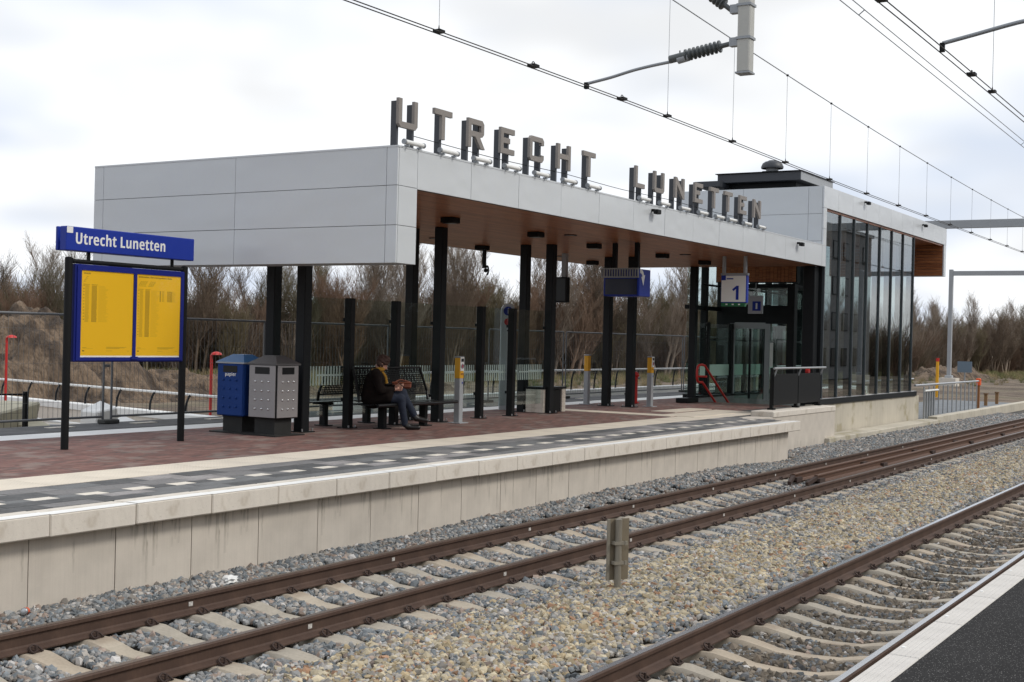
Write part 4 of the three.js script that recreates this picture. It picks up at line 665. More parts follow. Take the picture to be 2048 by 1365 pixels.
// ramp and railing beyond the building
{
  const r = struct('access_ramp'); part('ramp_deck', span(43.7, 62, -1.3, -0.72, -14.5, -10.75), std({ map: mottled([0.17, 0.18, 0.19], 0.15, 497, 2, 128), roughness: 0.85 }), r);
  for (let i = 0; i < 9; i++) part('kerb_stone', cbox(1.96, 0.42, 0.3, 0.015, 45.1 + 1.98 * i, -0.82, -10.58 - 0.05 * i * 0.3), M.mossConcrete, r);
  const f = thing('ramp_railing', 'galvanised railing with vertical bars along the ramp', 'railing', [0, 0, -10.95]);
  for (let i = 0; i < 13; i++) part('baluster', mbox(0.07, 1.0, 0.03, 44.4 + 0.68 * i, -0.14, 0), M.zinc, f);
  part('handrail', bar([43.2, 0.42, 0], [52.8, 0.42, 0], 0.035, 8), M.steel, f); part('handrail', bar([44, 0.42, -2.6], [52.8, 0.42, -2.5], 0.03, 8), M.steel, f);
  const g = thing('ramp_gate', 'short grey barred gate at the corner of the glass building', 'gate', [0, 0, -10.78]); for (let i = 0; i < 5; i++) part('gate_bar', mbox(0.09, 0.98, 0.05, 43.75 + 0.33 * i, -0.22, 0), M.zinc, g); part('handrail', bar([43.7, 0.24, 0.03], [45.5, 0.24, 0.03], 0.035, 8), M.white, g);
  const s = thing('traffic_post', 'orange topped brown marker post at the end of the ramp', 'post', [53.1, -0.75, -11.0]); part('stake', mbox(0.1, 1.0, 0.1, 0, 0.5, 0), std({ color: lin(0.25, 0.10, 0.03), roughness: 0.8 }), s); part('cap', cbox(0.17, 0.28, 0.17, 0.02, 0, 1.13, 0), M.orange, s);
  [[57.5, 'wooden stake just right of the orange marker post'], [59.8, 'second wooden stake right of the orange marker post']].forEach(([x, l]) => { const p = thing('wooden_stake', l, 'stake', [x, -1.2, -11.6], 'wooden stakes beside the ramp'); part('stake', mbox(0.12, 0.95, 0.12, 0, 0.5, 0), std({ color: lin(0.22, 0.12, 0.05), roughness: 0.85 }), p); part('top', mbox(0.2, 0.06, 0.16, 0, 0.98, 0), std({ color: lin(0.16, 0.09, 0.04), roughness: 0.85 }), p); });
  const y = thing('yellow_post', 'yellow marker post behind the building corner', 'post', [78, -1.2, -18.5]); part('post', bar([0, 0, 0], [0, 2.1, 0], 0.09, 8), M.yellow, y); part('cap', bar([0, 2.1, 0], [0, 2.3, 0], 0.1, 8), M.red, y);
  const b = thing('back_sign', 'blank grey sign seen from behind right of the steel mast', 'sign', [115, -1.2, -25]); part('panel', mbox(0.06, 0.95, 1.2, 0, 1.35, 0), std({ color: lin(0.13, 0.18, 0.23), roughness: 0.5 }), b); part('post', bar([0.08, 0, 0], [0.08, 1.8, 0], 0.06, 8), M.zinc, b);
}
// ---------- overhead line ----------
{
  const wire = std({ color: lin(0.05, 0.045, 0.042), roughness: 0.5, metalness: 0.4 });
  const gantry = (x, zb, label, y, far = true) => { const t = thing('catenary_gantry', label, 'gantry', [x, 0, 0], 'gantries of the overhead line'); part('beam', cbox(0.22, 0.36, 9 - zb, 0.01, 0, y, (zb + 9) / 2), M.greyPaint, t); for (const z of far ? [zb + 0.12, 8.8] : [8.8]) { const p = part('mast', [cbox(0.32, y + 1.0, 0.3, 0.02, 0, (y - 1.0) / 2 + 0.3, z)], M.greyPaint, t); part('mast_foot', [cbox(0.55, 0.3, 0.55, 0.04, 0, -0.55, z)], M.greyPaint, p); part('footing', mbox(1.3, 0.7, 1.3, 0, -0.95, z), M.concrete, p); } return t; };
  gantry(14.42, -9.2, 'steel cantilever beam over the tracks carrying the drop post, above the picture', 7.35, false);
  gantry(60, -22, 'steel gantry beam crossing behind the right end of the building', 7.25); gantry(104, -23.9, 'farthest steel gantry with its mast standing right of the building', 7.55);
  const cat = (label, z, cw, x0, x1, mess, drops, clampsOnly) => {
    const t = thing('overhead_line', label, 'overhead line', [0, 0, z], 'overhead lines of the two tracks');
    for (const q of [-0.04, 0.04]) part('contact_wire', merge(Array.from({ length: 20 }, (_, i) => { const a = x0 + (x1 - x0) * i / 20, b = x0 + (x1 - x0) * (i + 1) / 20; return bar([a, cw(a) + 0, q], [b, cw(b), q], 0.0068, 5); })), wire, t);
    if (mess) part('carrier_wire', merge(Array.from({ length: 30 }, (_, i) => { const a = x0 + (x1 - x0) * i / 30, b = x0 + (x1 - x0) * (i + 1) / 30; return bar([a, mess(a), 0], [b, mess(b), 0], 0.009, 5); })), M.zinc, t);
    for (const x of drops) { const d = part('dropper', bar([x, cw(x) + 0.02, 0], [x, mess(x), 0], 0.0035, 4), M.zinc, t); part('clamp', [mbox(0.10, 0.03, 0.09, x, cw(x) + 0.015, 0), mbox(0.05, 0.03, 0.03, x, mess(x), 0), bar([x, cw(x) + 0.02, 0], [x, cw(x) + 0.08, 0], 0.012, 5, 0.004)], M.black, d); }
    for (const x of clampsOnly) part('jumper_clamp', [mbox(0.12, 0.035, 0.1, x, cw(x) + 0.012, 0), new THREE.TorusGeometry(0.032, 0.006, 5, 10, 3.14).translate(x, cw(x) + 0.03, 0)], M.black, t);
    return t;
  };
  const c1 = (x) => 4.775 + 0.05 * Math.exp(-(((x - 15.5) / 6) ** 2)), m1 = (x) => 6.60 - 0.045 * (x - 14.4) + 0.0007 * (x - 14.4) ** 2;
  const dr = []; for (let x = 16.72; x < 60; x += 2.43) dr.push(x); dr.unshift(11.07, 8.6);
  cat('overhead line above the far track with droppers', Z1, c1, 2, 70, m1, dr, [13.0, 15.3, 12.0].slice(0, 2));
  const c2 = (x) => 4.93 + 0.02 * smooth(10, 15, x), m2 = (x) => 6.9 - 0.03 * (x - 14.4);
  cat('overhead line above the near track at the top right', Z2, c2, 2, 40, m2, [17.4, 19.9, 22.3], [12.3, 16.2]);
  const h = thing('feeder_wire', 'pair of high feeder wires crossing the sky at the top right', 'wire', [0, 0, -6.0]);
  for (const [dy, dz] of [[0, 0], [0.07, 0.09]]) part('wire', bar([12, 6.835 + dy, dz], [60, 6.31 + dy, dz], 0.008, 5), M.zinc, h);
  part('spacer', [flat([19.75, 6.75, 0], [19.75, 6.82, 0.09], 0.02, 0.01), flat([33.0, 6.6, 0], [33.0, 6.67, 0.09], 0.02, 0.01)], M.zinc, h);
  // drop post with insulated steady arms
  const p = thing('drop_post', 'pale square drop post hanging from the gantry with insulators', 'post', [14.42, 0, -5.72]);
  part('post', cbox(0.155, 3.0, 0.155, 0.012, 0, 4.84 + 1.5, 0), std({ map: mottled([0.46, 0.455, 0.42], 0.05, 260, 1, 128), roughness: 0.5 }), p); part('end_plate', mbox(0.18, 0.02, 0.18, 0, 4.832, 0), M.zinc, p);
  for (const [y, s] of [[5.24, -1], [5.63, 0]]) {
    const b = part('clamp_band', [mbox(0.18, 0.03, 0.18, 0, y, 0), mbox(0.09, 0.10, 0.12, 0, y - 0.03, -0.13)], M.zinc, p);
    const end = s ? [0, y - 0.16, -0.98] : [0, y + 0.42, -0.75], st = [0, y - 0.04, -0.18], L = V3(...end).distanceTo(V3(...st)), rib = []; for (let i = 0; i <= 34; i++) rib.push([i % 4 < 2 ? 0.075 : 0.045, 0.14 + 0.46 * i / 34]);
    const g = lathe([[0, 0], [0.03, 0], [0.03, 0.12], [0.045, 0.14], ...rib, [0.05, 0.62], [0.05, L - 0.01], [0, L]], 14); g.applyQuaternion(new THREE.Quaternion().setFromUnitVectors(V3(0, 1, 0), V3(...end).sub(V3(...st)).normalize())).translate(...st);
    part('insulator', g, std({ color: lin(0.085, 0.095, 0.095), roughness: 0.3 }), b);
    if (s) { part('steady_arm', tube([[0, 5.06, -0.9], [0, 5.03, -1.2], [-0.02, 4.99, -1.45], [-0.05, 4.92, -1.75], [-0.1, 4.86, -2.05]], 0.02, 24, 8), M.zinc, p); part('arm_clamp', [mbox(0.05, 0.08, 0.05, -0.1, 4.835, -2.06)], M.black, p); part('sleeve', bar([0, 5.065, -0.86], [0, 5.09, -0.72], 0.05, 10), M.greyPaint, p); part('sleeve_bolt', bar([0, 5.06, -0.84], [0, 5.18, -0.84], 0.008, 5), M.black, p); part('sleeve_bolt', bar([0, 5.06, -0.76], [0, 5.18, -0.76], 0.008, 5), M.black, p); }
    else part('strut', bar([0, 6.03, -0.9], [0, 6.9, -2.05], 0.025, 8), M.zinc, p);
  }
  const a = thing('steady_arm', 'grey steady arm holding the near contact wire at the right edge', 'arm', [14.72, 0, Z2]); part('arm', tube([[0, 5.03, 0], [0.02, 5.1, 0.35], [0.03, 5.17, 0.7], [0.03, 5.2, 0.95], [0.03, 5.2, 1.9]], 0.024, 24, 8), M.zinc, a); part('arm_clamp', [mbox(0.05, 0.1, 0.05, 0, 4.985, 0)], M.black, a); part('hanger', bar([0.03, 5.2, 1.9], [0.03, 7.2, 1.9], 0.05, 8), M.greyPaint, a);
}
// ---------- trackside bits ----------
{
  const p = thing('marker_post', 'short weathered post with a board between the two tracks', 'post', [11.77, 0, -5.9], undefined, -0.55);
  const gal = std({ map: mottled([0.25, 0.225, 0.18], 0.18, 270, 0.6, 256), roughness: 0.6, metalness: 0.3 });
  part('tube', bar([0, -1.05, 0], [0, -0.16, 0], 0.035, 12), gal, p); part('board', cbox(0.26, 0.62, 0.012, 0.003, 0.02, -0.47, -0.045), std({ map: mottled([0.19, 0.155, 0.105], 0.2, 271, 0.5, 256), roughness: 0.75 }), p);
  for (const y of [-0.4, -0.6]) part('clamp', [mbox(0.13, 0.03, 0.08, 0.0, y, 0.0), mbox(0.03, 0.04, 0.03, 0.07, y, 0.03)], gal, p);
  part('flange', flat([-0.1, -0.16, -0.03], [-0.1, -0.78, -0.03], 0.03, 0.02, [0, 0, 1]), gal, p);
  const c = thing('drink_can', 'crushed orange and silver drink can at the foot of the platform wall', 'can', [7.33, -0.80, -9.33]); c.rotation.set(0, 0.6, 1.45); part('body', lathe([[0, -0.055], [0.026, -0.055], [0.032, -0.047], [0.032, 0.047], [0.026, 0.055], [0, 0.055]], 14), M.steel, c); part('label_band', new THREE.CylinderGeometry(0.0327, 0.0327, 0.05, 14, 1, true), std({ color: lin(0.65, 0.10, 0.03), roughness: 0.4, side: THREE.DoubleSide }), c);
  const g = new THREE.IcosahedronGeometry(0.09, 2), q = g.attributes.position; for (let i = 0; i < q.count; i++) { const k = 0.6 + 0.6 * hash3(Math.round(q.getX(i) * 300), Math.round(q.getY(i) * 300), Math.round(q.getZ(i) * 300)); q.setXYZ(i, q.getX(i) * k * 1.2, q.getY(i) * k * 0.5, q.getZ(i) * k * 0.8); } g.computeVertexNormals();
  const w = single('plastic_bag', g, M.white, 'crumpled white plastic bag on the ballast by the wall', 'bag'); w.position.set(9.54, -0.82, -9.08);
}
// ---------- fence and building site behind the platform ----------
{
  const ends = []; for (let x = 7.4; x < 44; x += 4.05) ends.push(x);
  let f0 = null; const Z = -17.72, H = 1.86;
  const names = ['leftmost mesh fence panel, just outside the left picture edge', 'mesh fence panel behind the left post of the timetable board', 'mesh fence panel seen below the timetables, left of the bins', 'mesh fence panel behind the two columns at the bins', 'mesh fence panel behind the seated person', 'mesh fence panel behind the information pillar', 'mesh fence panel behind the display columns', 'mesh fence panel left of the red stair handrail', 'farthest mesh fence panel behind the lift'];
  for (let i = 0; i < ends.length - 1; i++) {
    if (!f0) { const t = f0 = thing('fence_panel', names[0], 'fence', [ends[0], 0, Z], 'mesh fence panels behind the platform'); const a = 0.1, b = 3.95;
      part('frame', [bar([a, 0.02, 0], [a, H, 0], 0.021, 7), bar([b, 0.02, 0], [b, H, 0], 0.021, 7), bar([a, H, 0], [b, H, 0], 0.021, 7), bar([a, 0.12, 0], [b, 0.12, 0], 0.021, 7)], M.fence, t);
      const w = []; for (let x = a + 0.1; x < b; x += 0.1) w.push(mbox(0.004, H - 0.14, 0.004, x, H / 2 + 0.06, 0.006)); for (const y of [0.4, 0.72, 1.04, 1.36, 1.62]) w.push(mbox(b - a, 0.004, 0.004, (a + b) / 2, y, 0.011));
      part('wire_mesh', w, M.fence, t); part('clamp', mbox(0.12, 0.05, 0.05, b + 0.06, 1.0, 0), M.fence, t); part('base_foot', cbox(0.34, 0.07, 0.2, 0.015, a - 0.07, 0.034, 0.02), std({ color: lin(0.07, 0.07, 0.065), roughness: 0.9 }), t);
    } else copy(f0, [ends[i], 0, Z + 0.02 * (i % 2)], names[i] || names[8]);
  }
  const lo = thing('wire_panel', 'low dark wire panel with a black end post at the left edge', 'fence', [13.2, -0.25, -18.9]); part('end_post', mbox(0.07, 0.78, 0.07, 1.55, 0.38, 0), M.black, lo); part('top_bar', bar([-1.5, 0.78, 0], [1.55, 0.72, 0], 0.018, 6), M.black, lo); const ww = []; for (let x = -1.4; x < 1.5; x += 0.14) ww.push(mbox(0.005, 0.7, 0.005, x, 0.37, 0)); ww.push(mbox(3, 0.005, 0.005, 0, 0.4, 0.006)); part('wire_mesh', ww, M.black, lo);
  // white parapets with leaning posts and a tube rail
  const parapet = (label, p0, p1, yb, hw, yr, n, lean) => {
    const t = thing('parapet', label, 'parapet', [p0[0], 0, p0[1]], 'white edged parapets behind the fence'), dx = p1[0] - p0[0], dz = p1[1] - p0[1], L = Math.hypot(dx, dz); t.rotation.y = Math.atan2(-dz, dx);
    part('edge_beam', cbox(L, hw, 0.3, 0.015, L / 2, yb + hw / 2, 0), M.whitePaint, t); part('wall', mbox(L, 1.2, 0.24, L / 2, yb - 0.6, 0), M.concrete, t); part('tube_rail', bar([0, yr, lean], [L, yr, lean], 0.03, 8), M.white, t);
    for (let i = 0; i < n; i++) { const x = (i + 0.5) * L / n; part('post', tube([[x, yb, 0], [x, yb + 0.6 * (yr - yb), 0.02], [x, yr - 0.04, lean * 0.7], [x, yr, lean]], 0.026, 8, 6), M.dark, t); }
  };
  parapet('white edged parapet running away behind the timetable board', [20.9, -19.6], [23.6, -34], -0.42, 0.17, 0.18, 10, 0.14);
  parapet('second white edged parapet running away farther left', [18.0, -19.8], [20.6, -34], -0.85, 0.13, -0.35, 9, -0.12);
  parapet('long white parapet with tube rail behind the display columns', [23.6, -19.2], [46, -19.2], -0.24, 0.36, 0.72, 15, 0.12);
  // rubble and site leftovers
  const block = (label, pos, s, seed, turn, m) => { const g = cbox(s[0], s[1], s[2], 0.03), p = g.attributes.position; for (let i = 0; i < p.count; i++) { const k = hash3(Math.sign(p.getX(i)) + 5, Math.sign(p.getY(i)) + 5, seed * 9 + Math.sign(p.getZ(i))); p.setXYZ(i, p.getX(i) * (0.8 + 0.4 * k), p.getY(i) * (0.7 + 0.5 * k), p.getZ(i) * (0.85 + 0.3 * k)); } g.computeVertexNormals(); const o = single('concrete_block', g, m || M.mossConcrete, label, 'concrete block', 'broken concrete behind the fence'); o.position.set(...pos); o.rotation.set(0.1, turn, 0.12); return o; };
  const cream = std({ map: mottled([0.52, 0.48, 0.36], 0.14, 281, 1.2, 256), roughness: 0.9 });
  block('big cream concrete slab behind the low wire panel', [14.9, -0.28, -20.3], [1.7, 0.95, 1.2], 3, 0.3, cream); block('cream concrete block at the left picture edge', [13.7, -0.35, -20.0], [0.9, 0.7, 0.9], 5, 0.8, cream); block('cream block leaning right of the low wire panel', [15.6, -0.45, -19.6], [0.5, 0.7, 0.5], 7, 0.2, cream);
  block('white stepped concrete block between the two fence uprights', [17.3, -0.2, -20.0], [0.6, 0.7, 0.5], 11, 0.1, M.whitePaint); block('white low block right of the stepped concrete block', [18.0, -0.42, -20.1], [0.7, 0.4, 0.6], 13, 0.1, M.whitePaint); block('grey rubble lump between the board posts', [16.4, -0.55, -19.9], [0.8, 0.5, 0.7], 17, 0.9, M.concrete);
  const R = rng(300);
  [['bent steel bar lying over the rubble, lowest one', 15.4], ['long steel tube lying over the rubble', 15.9], ['steel tube on the rubble nearest the fence uprights', 16.3], ['short steel bar sticking up from the rubble', 15.1]].forEach(([l, x], i) => single('scrap_tube', bar([x - 0.9, -0.05 - 0.12 * i * 0.4, -20.3 + 0.2 * i], [x + 1.0, -0.3 + 0.05 * R(), -19.7 + 0.1 * i], 0.03, 7), M.zinc, l, 'scrap tube', 'scrap on the rubble heap'));
  [[21.49, -28.32, 'far left red marker pole with hooded top behind the fence'], [21.41, -21.08, 'red marker pole with hooded top left of the blue bin']].forEach(([x, z, l], i) => { const k = i ? 1.21 : 1.45, p = thing('marker_pole', l, 'pole', [x, -0.3, z], 'red marker poles behind the fence'); part('pole', bar([0, -0.9, 0], [0, k + 0.2, 0], i ? 0.032 : 0.036, 8), M.red, p); part('hood', lathe([[0.12, 0], [0.11, 0.04], [0.04, 0.07], [0, 0.075]], 12).scale(1.2, 1, 0.8).translate(0.1, k + 0.2, 0.05), M.red, p); });
  // soil heaps
  const heap = (label, cx, cz, rx, rz, h, seed) => { const n = 100, P = [], U = [], I = []; for (let j = 0; j <= n; j++) for (let i = 0; i <= n; i++) { const u = i / n * 2 - 1, v = j / n * 2 - 1, r = Math.hypot(u, v), x = cx + u * rx, z = cz + v * rz; const rr = r + 0.35 * (fbm(u * 3 + seed, v * 3, seed + 3, 3) - 0.5); const y = groundY(x, z) - 0.2 + smooth(1, 0.15, rr) * h * (0.35 + 0.9 * fbm(u * 2.6 + seed, v * 2.6, seed, 4)) + 1.1 * (fbm(u * 8, v * 8, seed + 1, 6) - 0.5) * smooth(1, 0.6, rr); P.push(x, y, z); U.push(x, z); } for (let j = 0; j < n; j++) for (let i = 0; i < n; i++) { const a = j * (n + 1) + i; I.push(a, a + n + 1, a + 1, a + 1, a + n + 1, a + n + 2); } const g = new THREE.BufferGeometry(); g.setAttribute('position', new THREE.Float32BufferAttribute(P, 3)); g.setAttribute('uv', new THREE.Float32BufferAttribute(U, 2)); g.setIndex(I); g.computeVertexNormals(); single('soil_heap', g, M.heap, label, 'soil heap', 'soil heaps on the building site'); };
  heap('tall brown soil heap left of the timetable board', 35.5, -44, 6, 5, 4.2, 5); heap('soil heap at the left picture edge', 28.5, -44, 5, 4.5, 2.7, 8); heap('low long soil heap below the yellow timetables', 42, -42, 9, 4, 1.2, 11); heap('low soil heap behind the bins', 52, -40, 8, 4, 0.7, 14); heap('low soil bank at the far right below the trees', 130, -30, 14, 5, 1.6, 17);
}

// ---------- across the tracks, behind the photographer: what the glass mirrors ----------
{
  const t = thing('apartment_block', 'grey apartment block across the tracks, mirrored in the stair building glass', 'building', [97, -1.2, 13]);
  const wm = std({ map: mottled([0.20, 0.20, 0.205], 0.1, 420, 4, 256), roughness: 0.85 });
  part('wall', span(0, 24, 0, 13, 0, 11), wm, t); part('roof', span(-0.2, 24.2, 13, 13.3, -0.2, 11.2), M.zinc, t);
  for (let f = 0; f < 4; f++) for (let i = 0; i < 8; i++) { const w = part('window', span(0.9 + 2.9 * i, 2.5 + 2.9 * i, 1.1 + 3.1 * f, 2.7 + 3.1 * f, -0.06, 0.01), M.dark, t); part('pane', span(1.0 + 2.9 * i, 2.4 + 2.9 * i, 1.2 + 3.1 * f, 2.6 + 3.1 * f, -0.075, -0.061), M.blackGloss, w); }
}

// ---------- trees: bare winter thicket behind the site ----------
function prismList(segs) {                                    // 3-sided tapered prisms [ax,ay,az,bx,by,bz,ra,rb]
  const P = [], N = [], U = [], A = V3(0, 0, 0), B = V3(0, 0, 0), d = V3(0, 0, 0), s = V3(0, 0, 0), t = V3(0, 0, 0);
  for (const [ax, ay, az, bx, by, bz, ra, rb] of segs) {
    A.set(ax, ay, az); B.set(bx, by, bz); d.copy(B).sub(A).normalize(); s.set(Math.abs(d.y) > 0.9 ? 1 : 0, Math.abs(d.y) > 0.9 ? 0 : 1, 0).cross(d).normalize(); t.copy(d).cross(s);
    const pt = (o, r, k) => { const c = Math.cos(k * 2.0944), q = Math.sin(k * 2.0944); return [o.x + r * (c * s.x + q * t.x), o.y + r * (c * s.y + q * t.y), o.z + r * (c * s.z + q * t.z), c * s.x + q * t.x, c * s.y + q * t.y, c * s.z + q * t.z]; };
    for (let k = 0; k < 3; k++) { const a = pt(A, ra, k), b = pt(A, ra, k + 1), c = pt(B, rb, k + 1), e = pt(B, rb, k); for (const v of [a, b, c, a, c, e]) { P.push(v[0], v[1], v[2]); N.push(v[3], v[4], v[5]); U.push(v[0] + v[2], v[1]); } }
  }
  const g = new THREE.BufferGeometry(); g.setAttribute('position', new THREE.Float32BufferAttribute(P, 3)); g.setAttribute('normal', new THREE.Float32BufferAttribute(N, 3)); g.setAttribute('uv', new THREE.Float32BufferAttribute(U, 2)); return g;
}
function growTree(seed, H, stems, spread) {
  const R = rng(seed), trunk = [], crown = [];
  const rv = (k) => V3(R() - 0.5, R() - 0.5, R() - 0.5).multiplyScalar(2 * k);
  const grow = (p, dir, len, rad, lvl) => {
    const n = lvl === 0 ? 6 : lvl === 1 ? 4 : lvl === 2 ? 3 : 2; let a = p.clone(), d = dir.clone(), r = rad;
    for (let i = 0; i < n; i++) {
      d.add(rv(lvl === 0 ? 0.08 : 0.13)).add(V3(0, lvl ? 0.17 : 0.03, 0)).normalize();
      const b = a.clone().addScaledVector(d, len / n), r2 = Math.max(0.007, rad * (1 - 0.8 * (i + 1) / n));
      (lvl === 0 ? trunk : crown).push([a.x, a.y, a.z, b.x, b.y, b.z, r, r2]);
      const kids = lvl === 0 ? (i > 0 ? 4 : 0) : lvl === 1 ? (i > 0 ? 3 : 1) : lvl === 2 ? 3 : 0;
      for (let c = 0; c < kids; c++) { const q = a.clone().lerp(b, R()), az = R() * 6.283, up = lvl === 0 ? 0.85 + 0.5 * R() : 0.6 + 0.7 * R(); const nd = d.clone().multiplyScalar(up).add(V3(Math.cos(az), 0.25, Math.sin(az)).multiplyScalar(lvl ? 0.66 : 0.74)).normalize(); const ll = lvl === 0 ? H * (0.16 + 0.2 * R()) * (1.1 - i / n * 0.22) : len * (0.34 + 0.3 * R()); grow(q, nd, ll, Math.max(0.010, r2 * 0.5), lvl + 1); }
      a = b; r = r2;
    }
  };
  for (let s = 0; s < stems; s++) { const az = R() * 6.283, sp = spread * (0.4 + R()); grow(V3(Math.cos(az) * 0.25 * s, -0.2, Math.sin(az) * 0.25 * s), V3(Math.cos(az) * sp, 1, Math.sin(az) * sp).normalize(), H * (0.72 + 0.3 * R()), 0.10 + 0.07 * R(), 0); }
  return [prismList(trunk), prismList(crown)];
}
{
  const cols = [[0.17, 0.125, 0.088], [0.20, 0.125, 0.082], [0.155, 0.13, 0.08], [0.215, 0.145, 0.10], [0.135, 0.105, 0.078], [0.185, 0.152, 0.09], [0.25, 0.20, 0.155]];
  const bark = cols.map((c, i) => std({ map: mottled(c, 0.25, 300 + i, 0.8, 64), roughness: 0.95 }));
  const kinds = [[901, 9.4, 3, 0.16], [902, 8.4, 4, 0.22], [903, 10.0, 3, 0.12], [904, 7.4, 4, 0.30], [905, 9.0, 3, 0.2], [906, 8.0, 5, 0.26], [907, 9.8, 3, 0.2]].map((a) => growTree(...a));
  const path = [[22, -78], [58, -61], [92, -46], [150, -33], [250, -22], [330, -14]], len = path.slice(1).map((p, i) => Math.hypot(p[0] - path[i][0], p[1] - path[i][1])), tot = len.reduce((a, b) => a + b);
  const along = (s) => { let i = 0; while (i < len.length - 1 && s > len[i]) { s -= len[i]; i++; } const t = s / len[i]; return [mix(path[i][0], path[i + 1][0], t), mix(path[i][1], path[i + 1][1], t)]; };
  const R = rng(555), protos = [];
  for (let i = 0; i < 190; i++) {
    const s = Math.pow((i + R() * 0.9) / 190, 1.25) * tot, [x, z] = along(s), back = R() * 9, k = Math.floor(R() * 7), sc = (0.7 + 0.42 * R()) * mix(mix(0.66, 0.92, smooth(48, 78, x)), 0.72, smooth(85, 150, x));
    const px = x + back * 0.55, pz = z - back * 0.83;
    const label = ['slender bare brown tree in the thicket', 'bushy reddish brown bare tree in the thicket', 'tall slim bare olive brown tree in the thicket', 'low spreading bare tree in the thicket', 'dark brown bare tree in the thicket', 'many stemmed olive bare tree in the thicket', 'pale grey brown bare tree in the thicket'][k];
    const v = V3(px, 0, pz).project(camera).x, zone = v < -0.86 ? ' left of the timetable board' : v < -0.6 ? ' behind the timetable board' : v < -0.35 ? ' behind the bins' : v < -0.1 ? ' behind the benches' : v < 0.12 ? ' behind the information pillar' : v < 0.3 ? ' behind the hanging display' : v < 0.78 ? ' behind the stair building' : ' right of the building';
    let t;
    if (!protos[k]) { t = protos[k] = thing('bare_tree', label + zone, 'tree', [0, 0, 0], 'bare trees of the thicket'); part('trunk', kinds[k][0], bark[k], t); part('crown', kinds[k][1], bark[k], t); } else { t = protos[k].clone(); t.userData = { ...protos[k].userData, label: label + zone }; t.name = numbered('bare_tree'); scene.add(t); }
    t.position.set(px, groundY(px, pz) - 0.1, pz); t.rotation.y = R() * 6.283; t.scale.set(sc * (0.9 + 0.3 * R()), sc, sc * (0.9 + 0.3 * R()));
  }
  // a second belt of the same trees across the tracks, seen only as reflections
  for (let i = 0; i < 56; i++) { const k = Math.floor(R() * 7), x = -45 + 3.4 * i + 3 * R(), z = 16 + 12 * R(), sc = 0.85 + 0.3 * R(), t = protos[k].clone(); t.userData = { ...protos[k].userData, label: 'bare tree of the belt across the tracks, behind the near platform', group: 'bare trees across the tracks' }; t.name = numbered('bare_tree'); scene.add(t); t.position.set(x, -1.35, z); t.rotation.y = R() * 6.283; t.scale.setScalar(sc); }
  // undergrowth: dense twigs, nobody could count them
  const segs = []; for (let i = 0; i < 70; i++) { const az = R() * 6.283, l = 1.2 + 2.2 * R(), b = 0.5 * R(), x = Math.cos(az) * b, z = Math.sin(az) * b, lx = 0.95 * (R() - 0.5) * l, lz = 0.95 * (R() - 0.5) * l; segs.push([x, 0, z, x + lx * 0.5, l * 0.55, z + lz * 0.5, 0.016, 0.011], [x + lx * 0.5, l * 0.55, z + lz * 0.5, x + lx * 1.3, l, z + lz * 1.3, 0.011, 0.006]); for (let q = 0; q < 3; q++) segs.push([x + lx * 0.5, l * 0.5, z + lz * 0.5, x + lx * 0.5 + 1.3 * (R() - 0.5), l * (0.65 + 0.4 * R()), z + lz * 0.5 + 1.3 * (R() - 0.5), 0.009, 0.005]); }
  const g = prismList(segs), N = 5600, im = new THREE.InstancedMesh(g, std({ color: 0xffffff, roughness: 1 }), N); im.name = 'undergrowth'; im.castShadow = im.receiveShadow = true;
  for (let i = 0; i < N; i++) { const nb = i > 4300, s = Math.pow(R(), 1.2) * tot, [x, z] = along(s), back = 2.5 + R() * 12, px = nb ? -45 + 190 * R() : x + back * 0.55, pz = nb ? 15 + 14 * R() : z - back * 0.83, sc = 0.8 + 0.8 * R() + 0.035 * back; im.setMatrixAt(i, new THREE.Matrix4().compose(V3(px, nb ? -1.35 : groundY(px, pz) - 0.1, pz), new THREE.Quaternion().setFromAxisAngle(V3(0, 1, 0), R() * 6.283), V3(sc, sc * (0.6 + 0.55 * R()), sc))); const c = cols[Math.floor(R() * 7)], v = 0.65 + 0.5 * R(); im.setColorAt(i, lin(c[0] * v, c[1] * v, c[2] * v)); }
  im.userData = { kind: 'stuff', label: 'dense brown undergrowth at the foot of the bare trees', category: 'undergrowth' }; scene.add(im);
  // dry grass and weeds on the site
  const gs = []; for (let i = 0; i < 26; i++) { const az = R() * 6.283, l = 0.12 + 0.3 * R(), x = 0.25 * (R() - 0.5), z = 0.25 * (R() - 0.5); gs.push([x, 0, z, x + Math.cos(az) * l * 0.5, l, z + Math.sin(az) * l * 0.5, 0.008, 0.002]); }
  const gi = new THREE.InstancedMesh(prismList(gs), std({ color: 0xffffff, roughness: 1 }), 5000); gi.name = 'dry_grass'; gi.castShadow = gi.receiveShadow = true;
  for (let i = 0; i < 5000; i++) { const s = Math.pow(R(), 1.1) * tot, [x, z] = along(s), back = R() * R() * 22, px = x - back * 0.55, pz = Math.min(z + back * 0.83, -22), sc = 0.7 + 1.1 * R(); gi.setMatrixAt(i, new THREE.Matrix4().compose(V3(px, groundY(px, pz) - 0.02, pz), new THREE.Quaternion().setFromAxisAngle(V3(0, 1, 0), R() * 6.283), V3(sc, sc, sc))); const v = 0.6 + 0.6 * R(); R() < 0.6 ? gi.setColorAt(i, lin(0.30 * v, 0.24 * v, 0.13 * v)) : gi.setColorAt(i, lin(0.13 * v, 0.15 * v, 0.05 * v)); }
  gi.userData = { kind: 'stuff', label: 'dry tufts of grass before the thicket', category: 'grass' }; scene.add(gi);
}
